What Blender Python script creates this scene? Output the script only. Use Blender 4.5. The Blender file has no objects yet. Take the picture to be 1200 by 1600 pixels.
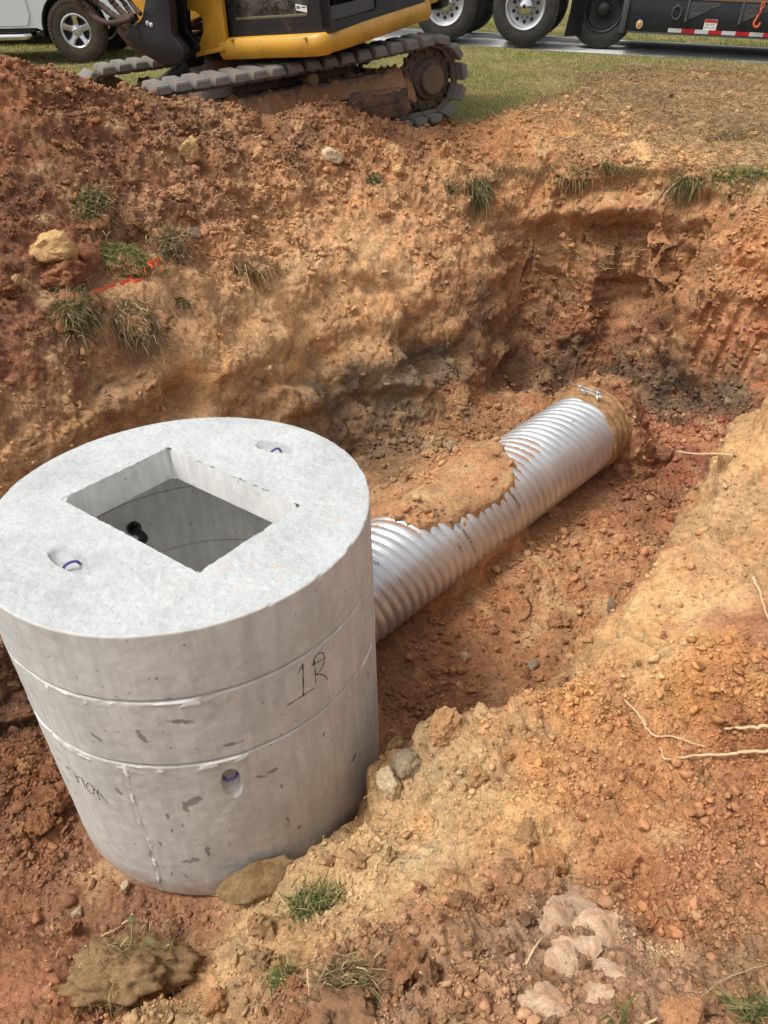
import bpy, bmesh, math, random, time
import numpy as np
from mathutils import Vector, Matrix, Euler
from mathutils.geometry import delaunay_2d_cdt
T0 = time.time()
random.seed(7); RNG = np.random.default_rng(11)
scene = bpy.context.scene; COL = scene.collection
rad = math.radians
# ---------------------------------------------------------------- camera, sky, sun, exposure
FPX, PITCH, ROLL, EYE = 1130.0, rad(36.9), rad(1.1), 1.45
cam_d = bpy.data.cameras.new('camera'); cam = bpy.data.objects.new('camera', cam_d); COL.objects.link(cam)
cam_d.sensor_fit = 'VERTICAL'; cam_d.sensor_height = 24.0; cam_d.lens = 24.0*FPX/1600.0
cam_d.clip_start = 0.05; cam_d.clip_end = 600
cam.location = (0, 0, EYE)
_fw = Vector((0, math.cos(PITCH), -math.sin(PITCH))); _up = Vector((0, math.sin(PITCH), math.cos(PITCH))); _rt = Vector((1, 0, 0))
_c, _s = math.cos(ROLL), math.sin(ROLL)
_r2 = _rt*_c + (-_s)*_up; _u2 = _rt*_s + _c*_up
# image x axis = c*rt - s*up ; image y axis = s*rt + c*up
cam.matrix_world = Matrix(((_r2.x, _u2.x, -_fw.x, 0), (_r2.y, _u2.y, -_fw.y, 0), (_r2.z, _u2.z, -_fw.z, EYE), (0, 0, 0, 1)))
scene.camera = cam
world = bpy.data.worlds.new("World"); scene.world = world; world.use_nodes = True
SUN_EL, SUN_AZ = rad(62), rad(-105)          # azimuth measured from +Y towards +X
_wn = world.node_tree; _bg = _wn.nodes['Background']
_sky = _wn.nodes.new('ShaderNodeTexSky'); _sky.sky_type = 'NISHITA'; _sky.sun_disc = False
_sky.sun_elevation = SUN_EL; _sky.sun_rotation = SUN_AZ; _sky.air_density = 1.0; _sky.dust_density = 5.0; _sky.ozone_density = 1.0
_hs = _wn.nodes.new('ShaderNodeHueSaturation'); _hs.inputs['Saturation'].default_value = 0.16
_wn.links.new(_sky.outputs[0], _hs.inputs['Color']); _wn.links.new(_hs.outputs[0], _bg.inputs[0])
_bg.inputs[1].default_value = 0.15
sd = bpy.data.lights.new('sun', 'SUN'); sd.energy = 1.25; sd.angle = rad(12); sd.color = (1.0, 0.965, 0.91)
sun = bpy.data.objects.new('sun', sd); COL.objects.link(sun)
_sv = Vector((math.sin(SUN_AZ)*math.cos(SUN_EL), math.cos(SUN_AZ)*math.cos(SUN_EL), math.sin(SUN_EL)))
sun.rotation_euler = _sv.to_track_quat('Z', 'Y').to_euler(); sun.location = (0, 0, 20)
scene.view_settings.view_transform = 'Standard'; scene.view_settings.look = 'None'
scene.view_settings.exposure = 0.52; scene.view_settings.gamma = 1.0
scene.view_settings.use_curve_mapping = False
scene.cycles.max_bounces = 8; scene.cycles.diffuse_bounces = 6; scene.cycles.glossy_bounces = 3; scene.cycles.transparent_max_bounces = 6

# ---------------------------------------------------------------- sight lines (survey helpers)
def ray(px, py):
    x = (px-600)/FPX; y = -(py-800)/FPX
    x, y = _c*x + _s*y, -_s*x + _c*y
    return np.array([x, math.cos(PITCH) + y*math.sin(PITCH), -math.sin(PITCH) + y*math.cos(PITCH)])
ORG = np.array([0, 0, EYE])
def atz(px, py, z): r = ray(px, py); return ORG + r*((z-EYE)/r[2])
def aty(px, py, Y): r = ray(px, py); return ORG + r*(Y/r[1])
def srgb(r, g, b, k=1.0):
    f = lambda c: (c/12.92 if c <= .04045 else ((c+.055)/1.055)**2.4)
    return tuple(f(v/255.0)*k for v in (r, g, b))

# ---------------------------------------------------------------- noise
_PERM = RNG.permutation(4096).astype(np.int64)
_GR = RNG.normal(size=(4096, 3)); _GR /= np.linalg.norm(_GR, axis=1)[:, None]
def _hash(i, j, k, s=0):
    return _PERM[(_PERM[(_PERM[(i+s*17) & 4095] + j) & 4095] + k) & 4095]
def perlin(P, s=0):
    P = P.astype(np.float64); I = np.floor(P).astype(np.int64); f = P - I
    u = f*f*f*(f*(f*6-15)+10); out = 0
    for a in (0, 1):
        for b in (0, 1):
            for c in (0, 1):
                g = _GR[_hash(I[:, 0]+a, I[:, 1]+b, I[:, 2]+c, s)]
                d = g[:, 0]*(f[:, 0]-a) + g[:, 1]*(f[:, 1]-b) + g[:, 2]*(f[:, 2]-c)
                w = (u[:, 0] if a else 1-u[:, 0])*(u[:, 1] if b else 1-u[:, 1])*(u[:, 2] if c else 1-u[:, 2])
                out = out + w*d
    return out*1.6
def fbm(P, octv=4, lac=2.03, gain=.5, s=0):
    o = 0; a = 1.0
    for k in range(octv):
        o = o + a*perlin(P*(lac**k) + 13.7*k, s+k); a *= gain
    return o
def worley(P, s=0):
    """distance to the nearest and second nearest feature point, and the cell's random value"""
    I = np.floor(P).astype(np.int64); f = P - I
    d1 = np.full(len(P), 9.0); d2 = np.full(len(P), 9.0); cid = np.zeros(len(P), np.int64)
    for a in (-1, 0, 1):
        for b in (-1, 0, 1):
            for c in (-1, 0, 1):
                h = _hash(I[:, 0]+a, I[:, 1]+b, I[:, 2]+c, s)
                q = _GR[h]*.42 + .5 + np.array([a, b, c]) - f
                d = np.sqrt((q*q).sum(1))
                m = d < d1
                d2 = np.where(m, d1, np.minimum(d2, d)); cid = np.where(m, h, cid); d1 = np.where(m, d, d1)
    return d1, d2, cid/4096.0
def sstep(a, b, x):
    t = np.clip((x-a)/(b-a), 0, 1); return t*t*(3-2*t)

# ---------------------------------------------------------------- mesh helpers
def link(name, me, mat=None, parent=None, smooth=False):
    o = bpy.data.objects.new(name, me); COL.objects.link(o)
    if mat is not None: me.materials.append(mat)
    if parent is not None: o.parent = parent
    if smooth: me.polygons.foreach_set('use_smooth', np.ones(len(me.polygons), bool))
    return o
def npmesh(name, V, Fc, mat=None, parent=None, smooth=False):
    """V (n,3); Fc (m,k) array of k-sided faces"""
    V = np.asarray(V, np.float32); Fc = np.asarray(Fc, np.int32); k = Fc.shape[1]
    me = bpy.data.meshes.new(name); me.vertices.add(len(V)); me.vertices.foreach_set('co', V.ravel())
    me.loops.add(Fc.size); me.loops.foreach_set('vertex_index', Fc.ravel())
    me.polygons.add(len(Fc)); me.polygons.foreach_set('loop_start', np.arange(0, Fc.size, k, dtype=np.int32))
    me.update(calc_edges=True)
    return link(name, me, mat, parent, smooth)
def vattr(o, name, data):
    data = np.asarray(data, np.float32)
    if data.ndim == 1:
        a = o.data.attributes.new(name, 'FLOAT', 'POINT'); a.data.foreach_set('value', data)
    else:
        if data.shape[1] == 3: data = np.concatenate([data, np.ones((len(data), 1), np.float32)], 1)
        a = o.data.attributes.new(name, 'FLOAT_COLOR', 'POINT'); a.data.foreach_set('color', data.ravel())
def tag(o, label=None, cat=None, group=None, kind=None):
    if label: o['label'] = label
    if cat: o['category'] = cat
    if group: o['group'] = group
    if kind: o['kind'] = kind
    return o
def empty(name, loc, rz=0.0, label=None, cat=None, group=None):
    o = bpy.data.objects.new(name, None); COL.objects.link(o); o.location = loc; o.rotation_euler = (0, 0, rz)
    o.empty_display_size = .1
    return tag(o, label, cat, group)
class MB:
    """collects shapes in one bmesh"""
    def __init__(s): s.b = bmesh.new()
    def mesh(s, V, Fs, M=None):
        vs = [s.b.verts.new((M @ Vector(v)) if M is not None else v) for v in V]
        for f in Fs:
            try: s.b.faces.new([vs[i] for i in f])
            except ValueError: pass
        return vs
    def box(s, lo, hi, M=None, bev=0.0):
        x0, y0, z0 = lo; x1, y1, z1 = hi
        b2 = bmesh.new(); bmesh.ops.create_cube(b2, size=1)
        for v in b2.verts: v.co = Vector(((x0+x1)/2 + v.co.x*(x1-x0), (y0+y1)/2 + v.co.y*(y1-y0), (z0+z1)/2 + v.co.z*(z1-z0)))
        if bev > 0: bmesh.ops.bevel(b2, geom=b2.edges[:], offset=bev, segments=2, affect='EDGES', profile=.5)
        s.merge(b2, M); return s
    def merge(s, b2, M=None):
        if M is not None: b2.transform(M)
        me = bpy.data.meshes.new('tmp'); b2.to_mesh(me); b2.free(); s.b.from_mesh(me); bpy.data.meshes.remove(me)
    def prism(s, pts, lo, hi, axis='y', M=None, bev=0.0):
        """polygon pts in the plane across axis, extruded lo..hi"""
        b2 = bmesh.new()
        def P(p, t): return {'y': (p[0], t, p[1]), 'x': (t, p[0], p[1]), 'z': (p[0], p[1], t)}[axis]
        n = len(pts); a = [b2.verts.new(P(p, lo)) for p in pts]; c = [b2.verts.new(P(p, hi)) for p in pts]
        b2.faces.new(a); b2.faces.new(c[::-1])
        for i in range(n): b2.faces.new((a[i], c[i], c[(i+1) % n], a[(i+1) % n]))
        bmesh.ops.recalc_face_normals(b2, faces=b2.faces[:])
        if bev > 0: bmesh.ops.bevel(b2, geom=b2.edges[:], offset=bev, segments=2, affect='EDGES', profile=.5)
        s.merge(b2, M); return s
    def lathe(s, prof, n=32, axis='y', M=None, closed=False):
        """prof: (radius, height along axis)"""
        b2 = bmesh.new(); rows = []
        for (r, h) in prof:
            rr = []
            for k in range(n):
                a = 2*math.pi*k/n; c, d = r*math.cos(a), r*math.sin(a)
                rr.append(b2.verts.new({'y': (c, h, d), 'z': (c, d, h), 'x': (h, c, d)}[axis]))
            rows.append(rr)
        m = len(rows)
        for i in range(m if closed else m-1):
            A, B = rows[i], rows[(i+1) % m]
            for k in range(n):
                b2.faces.new((A[k], A[(k+1) % n], B[(k+1) % n], B[k]))
        if not closed:
            for rr, (r, h) in ((rows[0], prof[0]), (rows[-1], prof[-1])):
                if r > 1e-4: b2.faces.new(rr)
        bmesh.ops.remove_doubles(b2, verts=b2.verts[:], dist=1e-5)
        bmesh.ops.recalc_face_normals(b2, faces=b2.faces[:])
        s.merge(b2, M); return s
    def tube(s, pts, r, n=8, M=None):
        pts = [Vector(p) for p in pts]; b2 = bmesh.new(); rows = []
        up = Vector((0, 0, 1)); prev = None
        for i, p in enumerate(pts):
            d = (pts[min(i+1, len(pts)-1)] - pts[max(i-1, 0)]).normalized()
            if prev is None:
                a = d.cross(up if abs(d.z) < .9 else Vector((1, 0, 0))).normalized()
            else: a = (prev - d*prev.dot(d)).normalized()
            prev = a; b = d.cross(a); rr = r[i] if hasattr(r, '__len__') else r
            rows.append([b2.verts.new(p + a*rr*math.cos(2*math.pi*k/n) + b*rr*math.sin(2*math.pi*k/n)) for k in range(n)])
        for i in range(len(rows)-1):
            for k in range(n): b2.faces.new((rows[i][k], rows[i][(k+1) % n], rows[i+1][(k+1) % n], rows[i+1][k]))
        b2.faces.new(rows[0]); b2.faces.new(rows[-1])
        bmesh.ops.recalc_face_normals(b2, faces=b2.faces[:])
        s.merge(b2, M); return s
    def build(s, name, mat, parent=None, smooth=True, angle=35):
        me = bpy.data.meshes.new(name); s.b.to_mesh(me); s.b.free()
        o = link(name, me, mat, parent, smooth)
        if smooth:
            try: me.set_sharp_from_angle(angle=rad(angle))
            except Exception: pass
        return o
def catmull(pts, n=6):
    P = [np.array(p, float) for p in pts]; P = [2*P[0]-P[1]] + P + [2*P[-1]-P[-2]]; out = []
    for i in range(1, len(P)-2):
        for k in range(n):
            t = k/n; out.append(.5*((2*P[i]) + (-P[i-1]+P[i+1])*t + (2*P[i-1]-5*P[i]+4*P[i+1]-P[i+2])*t*t + (-P[i-1]+3*P[i]-3*P[i+1]+P[i+2])*t**3))
    out.append(P[-2]); return out

# ---------------------------------------------------------------- material helpers
class NT:
    def __init__(s, name):
        s.m = bpy.data.materials.new(name); s.m.use_nodes = True; s.n = s.m.node_tree.nodes; s.l = s.m.node_tree.links
        s.bsdf = s.n['Principled BSDF']; s.tc = s.n.new('ShaderNodeTexCoord')
    def node(s, t, **kw):
        n = s.n.new(t)
        for k, v in kw.items(): setattr(n, k, v)
        return n
    def put(s, sock, v):
        if isinstance(v, bpy.types.NodeSocket): s.l.new(v, sock)
        elif isinstance(v, tuple) and len(v) == 3: sock.default_value = (*v, 1) if len(sock.default_value) == 4 else v
        else: sock.default_value = v
    def noise(s, scale, detail=4, rough=.55, dist=0, vec=None, w=None, color=False):
        n = s.node('ShaderNodeTexNoise'); n.inputs['Scale'].default_value = scale; n.inputs['Detail'].default_value = detail
        n.inputs['Roughness'].default_value = rough; n.inputs['Distortion'].default_value = dist
        s.l.new(vec if vec is not None else s.tc.outputs['Object'], n.inputs['Vector'])
        return n.outputs['Color' if color else 'Fac']
    def voro(s, scale, feat='F1', vec=None, out='Distance', rnd=1.0):
        n = s.node('ShaderNodeTexVoronoi', feature=feat); n.inputs['Scale'].default_value = scale; n.inputs['Randomness'].default_value = rnd
        s.l.new(vec if vec is not None else s.tc.outputs['Object'], n.inputs['Vector']); return n.outputs[out]
    def ramp(s, fac, stops, interp='LINEAR'):
        n = s.node('ShaderNodeValToRGB'); n.color_ramp.interpolation = interp; e = n.color_ramp.elements
        while len(e) < len(stops): e.new(.5)
        for i, (p, c) in enumerate(stops): e[i].position = p; e[i].color = (*c, 1) if isinstance(c, tuple) else (c, c, c, 1)
        s.put(n.inputs[0], fac); return n.outputs[0]
    def mix(s, fac, a, b, mode='MIX'):
        n = s.node('ShaderNodeMix', data_type='RGBA', blend_type=mode); n.clamp_factor = True
        s.put(n.inputs[0], fac); s.put(n.inputs[6], a); s.put(n.inputs[7], b); return n.outputs[2]
    def math(s, op, a, b=0.0, c=0.0, clamp=False):
        n = s.node('ShaderNodeMath', operation=op, use_clamp=clamp)
        for i, v in enumerate((a, b, c)): s.put(n.inputs[i], v)
        return n.outputs[0]
    def attr(s, name, out='Color'):
        n = s.node('ShaderNodeAttribute', attribute_name=name); return n.outputs[out]
    def bump(s, h, strength=.5, dist=.01, nrm=None):
        n = s.node('ShaderNodeBump'); n.inputs['Strength'].default_value = strength; n.inputs['Distance'].default_value = dist
        s.put(n.inputs['Height'], h)
        if nrm is not None: s.l.new(nrm, n.inputs['Normal'])
        return n.outputs[0]
    def done(s, color, rough=.6, metal=0.0, nrm=None, spec=None):
        s.put(s.bsdf.inputs['Base Color'], color); s.put(s.bsdf.inputs['Roughness'], rough); s.put(s.bsdf.inputs['Metallic'], metal)
        if spec is not None: s.bsdf.inputs['Specular IOR Level'].default_value = spec
        if nrm is not None: s.l.new(nrm, s.bsdf.inputs['Normal'])
        return s.m
# ================================================================ THE GROUND: a surveyed excavation
FLOOR_Z = -1.75
CP = []                                            # control points x, y, z
def cI(px, py, Y=None, z=None):
    p = aty(px, py, Y) if Y is not None else atz(px, py, z); CP.append(p); return p
def cW(x, y, z): CP.append(np.array([x, y, z], float))
# open ground round the pit
for x, y, z in [(-14, 16, .3), (-8, 14, .36), (-3, 14, .36), (-5, 12, .33), (-5.5, 15.5, .38), (2, 14, .36), (7, 13, .38), (14, 12, .38), (14, 20, .5), (5, 20, .5), (-14, 22, .4), (-4, 20, .45),
                (-7, 10, .2), (-4, 10, .2), (-1, 10, .22), (2, 10, .2), (4, 10, .22), (7, 10, .25), (14, 8, .1), (5.2, 8.2, .12), (8, 6, .05), (14, 3, 0), (4.2, 5.2, -.02), (4.3, 3.5, -.02),
                (0, 8.9, .16), (1.2, 8.9, .14), (-14, 8, .3), (-14, 0, .1), (-4.5, 2, .5), (-4.5, 5, .95), (-4, 7.5, .5), (-14, -6, .1), (14, -6, 0), (0, -6, 0),
                (0, 0, -.35), (0, -1, -.1), (2, 0, -.1), (2.6, 1, -.1), (3.2, 2.2, -.1), (-1.2, -.2, -.6), (-1.8, -1, -.15), (-3, -1, 0), (-3.4, 1.2, .3), (-3.1, 2.2, .2),
                (-2.75, .6, -.3), (-2.2, 1.2, -1.45), (-1.7, .3, -1.2)]: cW(x, y, z)
# spoil bank crest in front of the excavator, and just behind it
for px, py, Y in [(-150, 90, 5.2), (0, 95, 5.6), (60, 112, 5.9), (120, 126, 6.1), (180, 140, 6.35), (247, 152, 6.55), (340, 166, 6.85), (410, 178, 7.05), (433, 184, 7.15), (461, 172, 7.2), (499, 160, 7.3), (530, 161, 7.35), (573, 182, 7.45), (620, 195, 7.6),
                  (690, 208, 7.8), (760, 200, 7.9), (800, 182, 8.1), (870, 162, 8.7), (960, 150, 9.1), (1080, 148, 9.2), (1200, 150, 9.2)]:
    p = cI(px, py, Y)
    if px < 650: cW(p[0]-.05, p[1]+.30, p[2]-.03); cW(p[0]-.2, p[1]+.9, max(.2, p[2]-.38))
# slope from the crest to the edge of the cut
for px, py, Y in [(-150, 250, 4.5), (0, 250, 4.9), (150, 260, 5.3), (300, 260, 6.0), (450, 250, 6.6), (600, 250, 7.0), (700, 260, 7.2), (790, 250, 7.55), (800, 300, 7.3),
                  (0, 400, 4.2), (150, 400, 4.6), (230, 470, 4.55), (300, 380, 5.3), (430, 380, 5.85), (440, 430, 5.6), (600, 400, 6.2), (700, 350, 6.7), (760, 400, 6.7),
                  (-100, 600, 3.3), (0, 600, 3.5), (120, 590, 3.8), (250, 610, 4.1), (330, 590, 4.4), (440, 600, 4.75), (560, 600, 5.3), (640, 560, 5.65), (700, 510, 6.0), (770, 470, 6.4), (0, 760, 3.05), (-60, 800, 2.9), (60, 700, 3.3), (140, 650, 3.6)]: cI(px, py, Y)
# toe of the cut
for x, y in [(-2.35, 1.9), (-2.15, 2.35), (-1.88, 2.45), (-1.78, 2.75), (-1.62, 3.2), (-1.2, 3.85), (-.75, 4.5), (-.2, 5.13), (.5, 5.75), (1.15, 6.3), (1.6, 6.35), (2.1, 6.15), (2.32, 5.72)]: cW(x, y, FLOOR_Z)
cI(1130, 722, z=FLOOR_Z); cI(1190, 730, z=FLOOR_Z); cI(1060, 700, z=FLOOR_Z)
# far wall, its lip at ground level, its face and the buttress on the right
for px, py, Y in [(830, 285, 7.45), (880, 268, 7.4), (960, 258, 7.3), (1060, 264, 7.15), (1130, 282, 6.95), (1210, 288, 6.8), (1330, 300, 6.6),
                  (850, 345, 7.12), (950, 345, 7.05), (1040, 345, 6.95), (800, 400, 7.08), (850, 440, 7.02), (950, 440, 7.0), (1036, 440, 6.92), (806, 500, 6.90), (850, 520, 6.93), (950, 520, 6.92), (900, 580, 6.52), (820, 575, 6.55), (1000, 570, 6.56), (1036, 540, 6.75), (1050, 400, 6.60), (1050, 500, 6.3),
                  (1060, 345, 6.75), (1150, 350, 6.55), (1230, 360, 6.35), (1060, 450, 6.4), (1150, 460, 6.2), (1230, 470, 6.0), (1050, 560, 6.1), (1120, 570, 5.9), (1200, 590, 5.65), (1280, 600, 5.5),
                  (1030, 625, 5.92), (1090, 640, 5.68), (1150, 650, 5.45)]: cI(px, py, Y)
# pit floor
for px, py, z in [(1040, 690, -1.75), (960, 790, -1.75), (1050, 800, -1.74), (900, 870, -1.75), (980, 900, -1.72), (800, 950, -1.75), (700, 1050, -1.76), (880, 1000, -1.7), (650, 1130, -1.75), (610, 1010, -1.75),
                  (100, 1250, -1.72), (40, 1180, -1.7), (0, 1400, -1.66), (150, 1450, -1.7), (260, 1450, -1.72), (330, 1420, -1.72), (150, 1600, -1.5), (0, 1600, -1.45), (600, 700, -1.73), (740, 650, -1.74), (850, 610, -1.74)]: cI(px, py, z=z)
# near bank: rim, its hidden toe, its top
rim = [(1330, 540, 3.9), (1200, 598, 3.4), (1165, 690, 3.1), (1085, 830, 2.7), (1010, 915, 2.45), (950, 1000, 2.2), (870, 1070, 2.0), (800, 1098, 1.95), (700, 1125, 1.86), (640, 1190, 1.75), (585, 1290, 1.62), (540, 1310, 1.58), (450, 1362, 1.48), (350, 1420, 1.38), (345, 1470, 1.28), (290, 1500, 1.2), (275, 1560, 1.06)]
for i, (px, py, Y) in enumerate(rim):
    p = cI(px, py, Y)
    off = np.array([-.22, .22]) if px > 600 else (np.array([-.06, .16]) if px > 345 else np.array([-.16, .05]))
    zz = FLOOR_Z+.01 if px > 300 else -1.66
    cW(p[0]+off[0], p[1]+off[1], zz)
for px, py, Y in [(1200, 700, 3.0), (1200, 800, 2.7), (1200, 950, 2.2), (1110, 960, 2.22), (1200, 1100, 1.75), (1010, 1100, 1.85), (1200, 1300, 1.28), (1000, 1300, 1.3), (800, 1250, 1.48), (700, 1300, 1.42), (1200, 1600, .62), (900, 1600, .62), (600, 1600, .64), (400, 1600, .74),
                  (300, 1600, .8), (800, 1450, .98), (1100, 1450, .95), (600, 1450, 1.06), (450, 1500, 1.02), (330, 1540, 1.05), (1400, 900, 2.3), (1500, 1300, 1.2)]: cI(px, py, Y)
CPa = np.array(CP)
# keep one of any pair that falls on the same spot
_keep = []
for i, p in enumerate(CPa):
    if all(np.hypot(*(CPa[j][:2]-p[:2])) > .03 for j in _keep): _keep.append(i)
CPa = CPa[_keep]
_vs, _e, _f, *_r = delaunay_2d_cdt([Vector(p[:2]) for p in CPa], [], [], 0, 1e-6)
_orig = _r[0]
_zz = np.array([CPa[o[0]][2] for o in _orig]); _xy = np.array([[v.x, v.y] for v in _vs])
GX0, GY0, GS, GNX, GNY = -14.0, -6.0, .02, 1401, 1301
HB = np.full((GNY, GNX), np.nan)
for tri in _f:
    A, B, C3 = _xy[list(tri)]; zs = _zz[list(tri)]
    x0 = max(0, int((min(A[0], B[0], C3[0])-GX0)/GS)); x1 = min(GNX-1, int((max(A[0], B[0], C3[0])-GX0)/GS)+1)
    y0 = max(0, int((min(A[1], B[1], C3[1])-GY0)/GS)); y1 = min(GNY-1, int((max(A[1], B[1], C3[1])-GY0)/GS)+1)
    gx, gy = np.meshgrid(GX0+GS*np.arange(x0, x1+1), GY0+GS*np.arange(y0, y1+1))
    den = (B[1]-C3[1])*(A[0]-C3[0]) + (C3[0]-B[0])*(A[1]-C3[1])
    if abs(den) < 1e-12: continue
    l1 = ((B[1]-C3[1])*(gx-C3[0]) + (C3[0]-B[0])*(gy-C3[1]))/den; l2 = ((C3[1]-A[1])*(gx-C3[0]) + (A[0]-C3[0])*(gy-C3[1]))/den; l3 = 1-l1-l2
    m = (l1 >= -1e-6) & (l2 >= -1e-6) & (l3 >= -1e-6)
    sub = HB[y0:y1+1, x0:x1+1]; sub[m] = (l1*zs[0]+l2*zs[1]+l3*zs[2])[m]
HB = np.where(np.isnan(HB), .1, HB)
def gblur(A, sig):
    n = int(3*sig)+1; k = np.exp(-.5*(np.arange(-n, n+1)/sig)**2); k /= k.sum()
    Pp = np.pad(A, n, mode='edge'); o = sum(k[i]*Pp[i:i+A.shape[0], :] for i in range(2*n+1))
    return sum(k[i]*o[:, i:i+A.shape[1]] for i in range(2*n+1))
_gx, _gy = np.meshgrid(GX0+GS*np.arange(GNX), GY0+GS*np.arange(GNY))
# the lane: s along it (to the right and nearer), n across it towards the pit
RO = np.array([2.4, 14.13]); RT = np.array([math.cos(rad(16)), -math.sin(rad(16))]); RN = np.array([-RT[1]*-1*-1, -RT[0]])
RN = np.array([-math.sin(rad(16)), -math.cos(rad(16))])
def lane_z(s): return .37-.044*np.clip(s, -9, 7)
_rs = (_gx-RO[0])*RT[0]+(_gy-RO[1])*RT[1]; _rn = (_gx-RO[0])*RN[0]+(_gy-RO[1])*RN[1]
_rw = sstep(2.6, .5, _rn)*sstep(-5.5, -3.2, _rn)*sstep(-6.5, -4.0, _rs)
HB = HB*(1-_rw) + (lane_z(_rs)-.008+.03*sstep(-2.4, -3.4, _rn))*_rw
HB = gblur(HB, 1.3)

# ---- the pipe's line, and the soil thrown over it
PR = .305
PA = np.array([-.26, 3.0, FLOOR_Z+PR+.005]); PB = np.array([1.92, 5.2, FLOOR_Z+PR]); PD = (PB-PA)/np.linalg.norm(PB-PA); PLAT = np.array([-PD[1], PD[0], 0])/math.hypot(PD[0], PD[1])
def hit_pipe(px, py):
    r = ray(px, py); r = r/np.linalg.norm(r); w = ORG-PA; a = r-PD*(r@PD); b = w-PD*(w@PD)
    A2 = a@a; B2 = 2*(a@b); C2 = b@b-PR*PR; D2 = B2*B2-4*A2*C2; t = (-B2-math.sqrt(max(D2, 0)))/(2*A2); p = ORG+r*t
    return p, (p-PA)@PD, (p-PA)@PLAT
_bd = [hit_pipe(*q) for q in ((600, 818), (655, 832), (700, 815), (760, 793), (800, 775), (808, 745), (828, 712), (800, 690))]
bs = np.array([b[1] for b in _bd]); bt = np.array([b[2] for b in _bd])
s_ = (_gx-PA[0])*PD[0]+(_gy-PA[1])*PD[1]; t_ = (_gx-PA[0])*PLAT[0]+(_gy-PA[1])*PLAT[1]
s0_, s1_ = bs[0], bs[-2]
tb = np.interp(s_, bs[:-1], bt[:-1])
tb = tb + .012*np.sin(s_*31) + .01*np.sin(s_*57+1)
crest = FLOOR_Z + 2*PR + .038 + .02*np.sin(s_*5)
back = crest - np.clip(t_-.12, 0, 9)*.72
front = np.sqrt(np.clip(PR*PR-t_*t_, 0, None)) + FLOOR_Z + PR + .022
top = np.where(t_ > 0, back, np.minimum(front, crest))
edge = (t_ - tb)
mound = np.where(edge > 0, top, top-4.0*(-edge))
endf = sstep(s1_+.05, s1_-.12, s_ - .25*np.clip(t_, -.3, .6))*sstep(s0_-.35, s0_+.12, s_)
mound = FLOOR_Z + (mound-FLOOR_Z)*endf - (1-endf)*.06
_in = (s_ > s0_-.5) & (s_ < s1_+.5) & (t_ < 1.1) & (t_ > -.5)
HB = np.where(_in & (mound > HB) & (HB < FLOOR_Z+.5), mound, HB)
# soil heaped over the far end of the pipe behind the coupling, and small heaps on its near side
def heap(x, y, r, h, p=2.0):
    global HB
    d = np.sqrt((_gx-x)**2+(_gy-y)**2)/r; HB = HB + h*np.clip(1-d**p, 0, 1)**1.3
_pe = PA+PD*2.72
d_ = s_-2.62
hh = FLOOR_Z + (2*PR+.05)*np.clip(1-(np.abs(t_)/.50)**2.2, 0, 1)*sstep(.95, .2, d_)
hh = np.where(d_ > 0, hh, FLOOR_Z-.1); hh = FLOOR_Z + (hh-FLOOR_Z)*sstep(0, .16, d_)
HB = np.where((np.abs(t_) < .65) & (d_ > 0) & (d_ < 1.2) & (hh > HB), hh, HB)
_q = hit_pipe(800, 800)[0]; heap(_q[0]+.12, _q[1]-.16, .25, .09)
HB = gblur(HB, .8)
def hb(x, y, H=None):
    H = HB if H is None else H
    fx = np.clip((np.asarray(x)-GX0)/GS, 0, GNX-1.001); fy = np.clip((np.asarray(y)-GY0)/GS, 0, GNY-1.001)
    i = fx.astype(int); j = fy.astype(int); a = fx-i; b = fy-j
    return (H[j, i]*(1-a)+H[j, i+1]*a)*(1-b) + (H[j+1, i]*(1-a)+H[j+1, i+1]*a)*b
def hit(px, py, tmax=40.0):
    """where the sight line through a photo point meets the ground"""
    r = ray(px, py); r = r/np.linalg.norm(r); ts = np.arange(.4, tmax, .01)
    P = ORG + r*ts[:, None]; d = P[:, 2]-hb(P[:, 0], P[:, 1]); k = np.argmax(d < 0)
    if d[k] >= 0: return P[-1]
    t = ts[k]-.01*(-d[k])/(d[k-1]-d[k]+1e-9); return ORG + r*t
def gnormal(x, y, e=.05):
    n = np.array([hb(x-e, y)-hb(x+e, y), hb(x, y-e)-hb(x, y+e), 2*e]); return n/np.linalg.norm(n)

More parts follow.
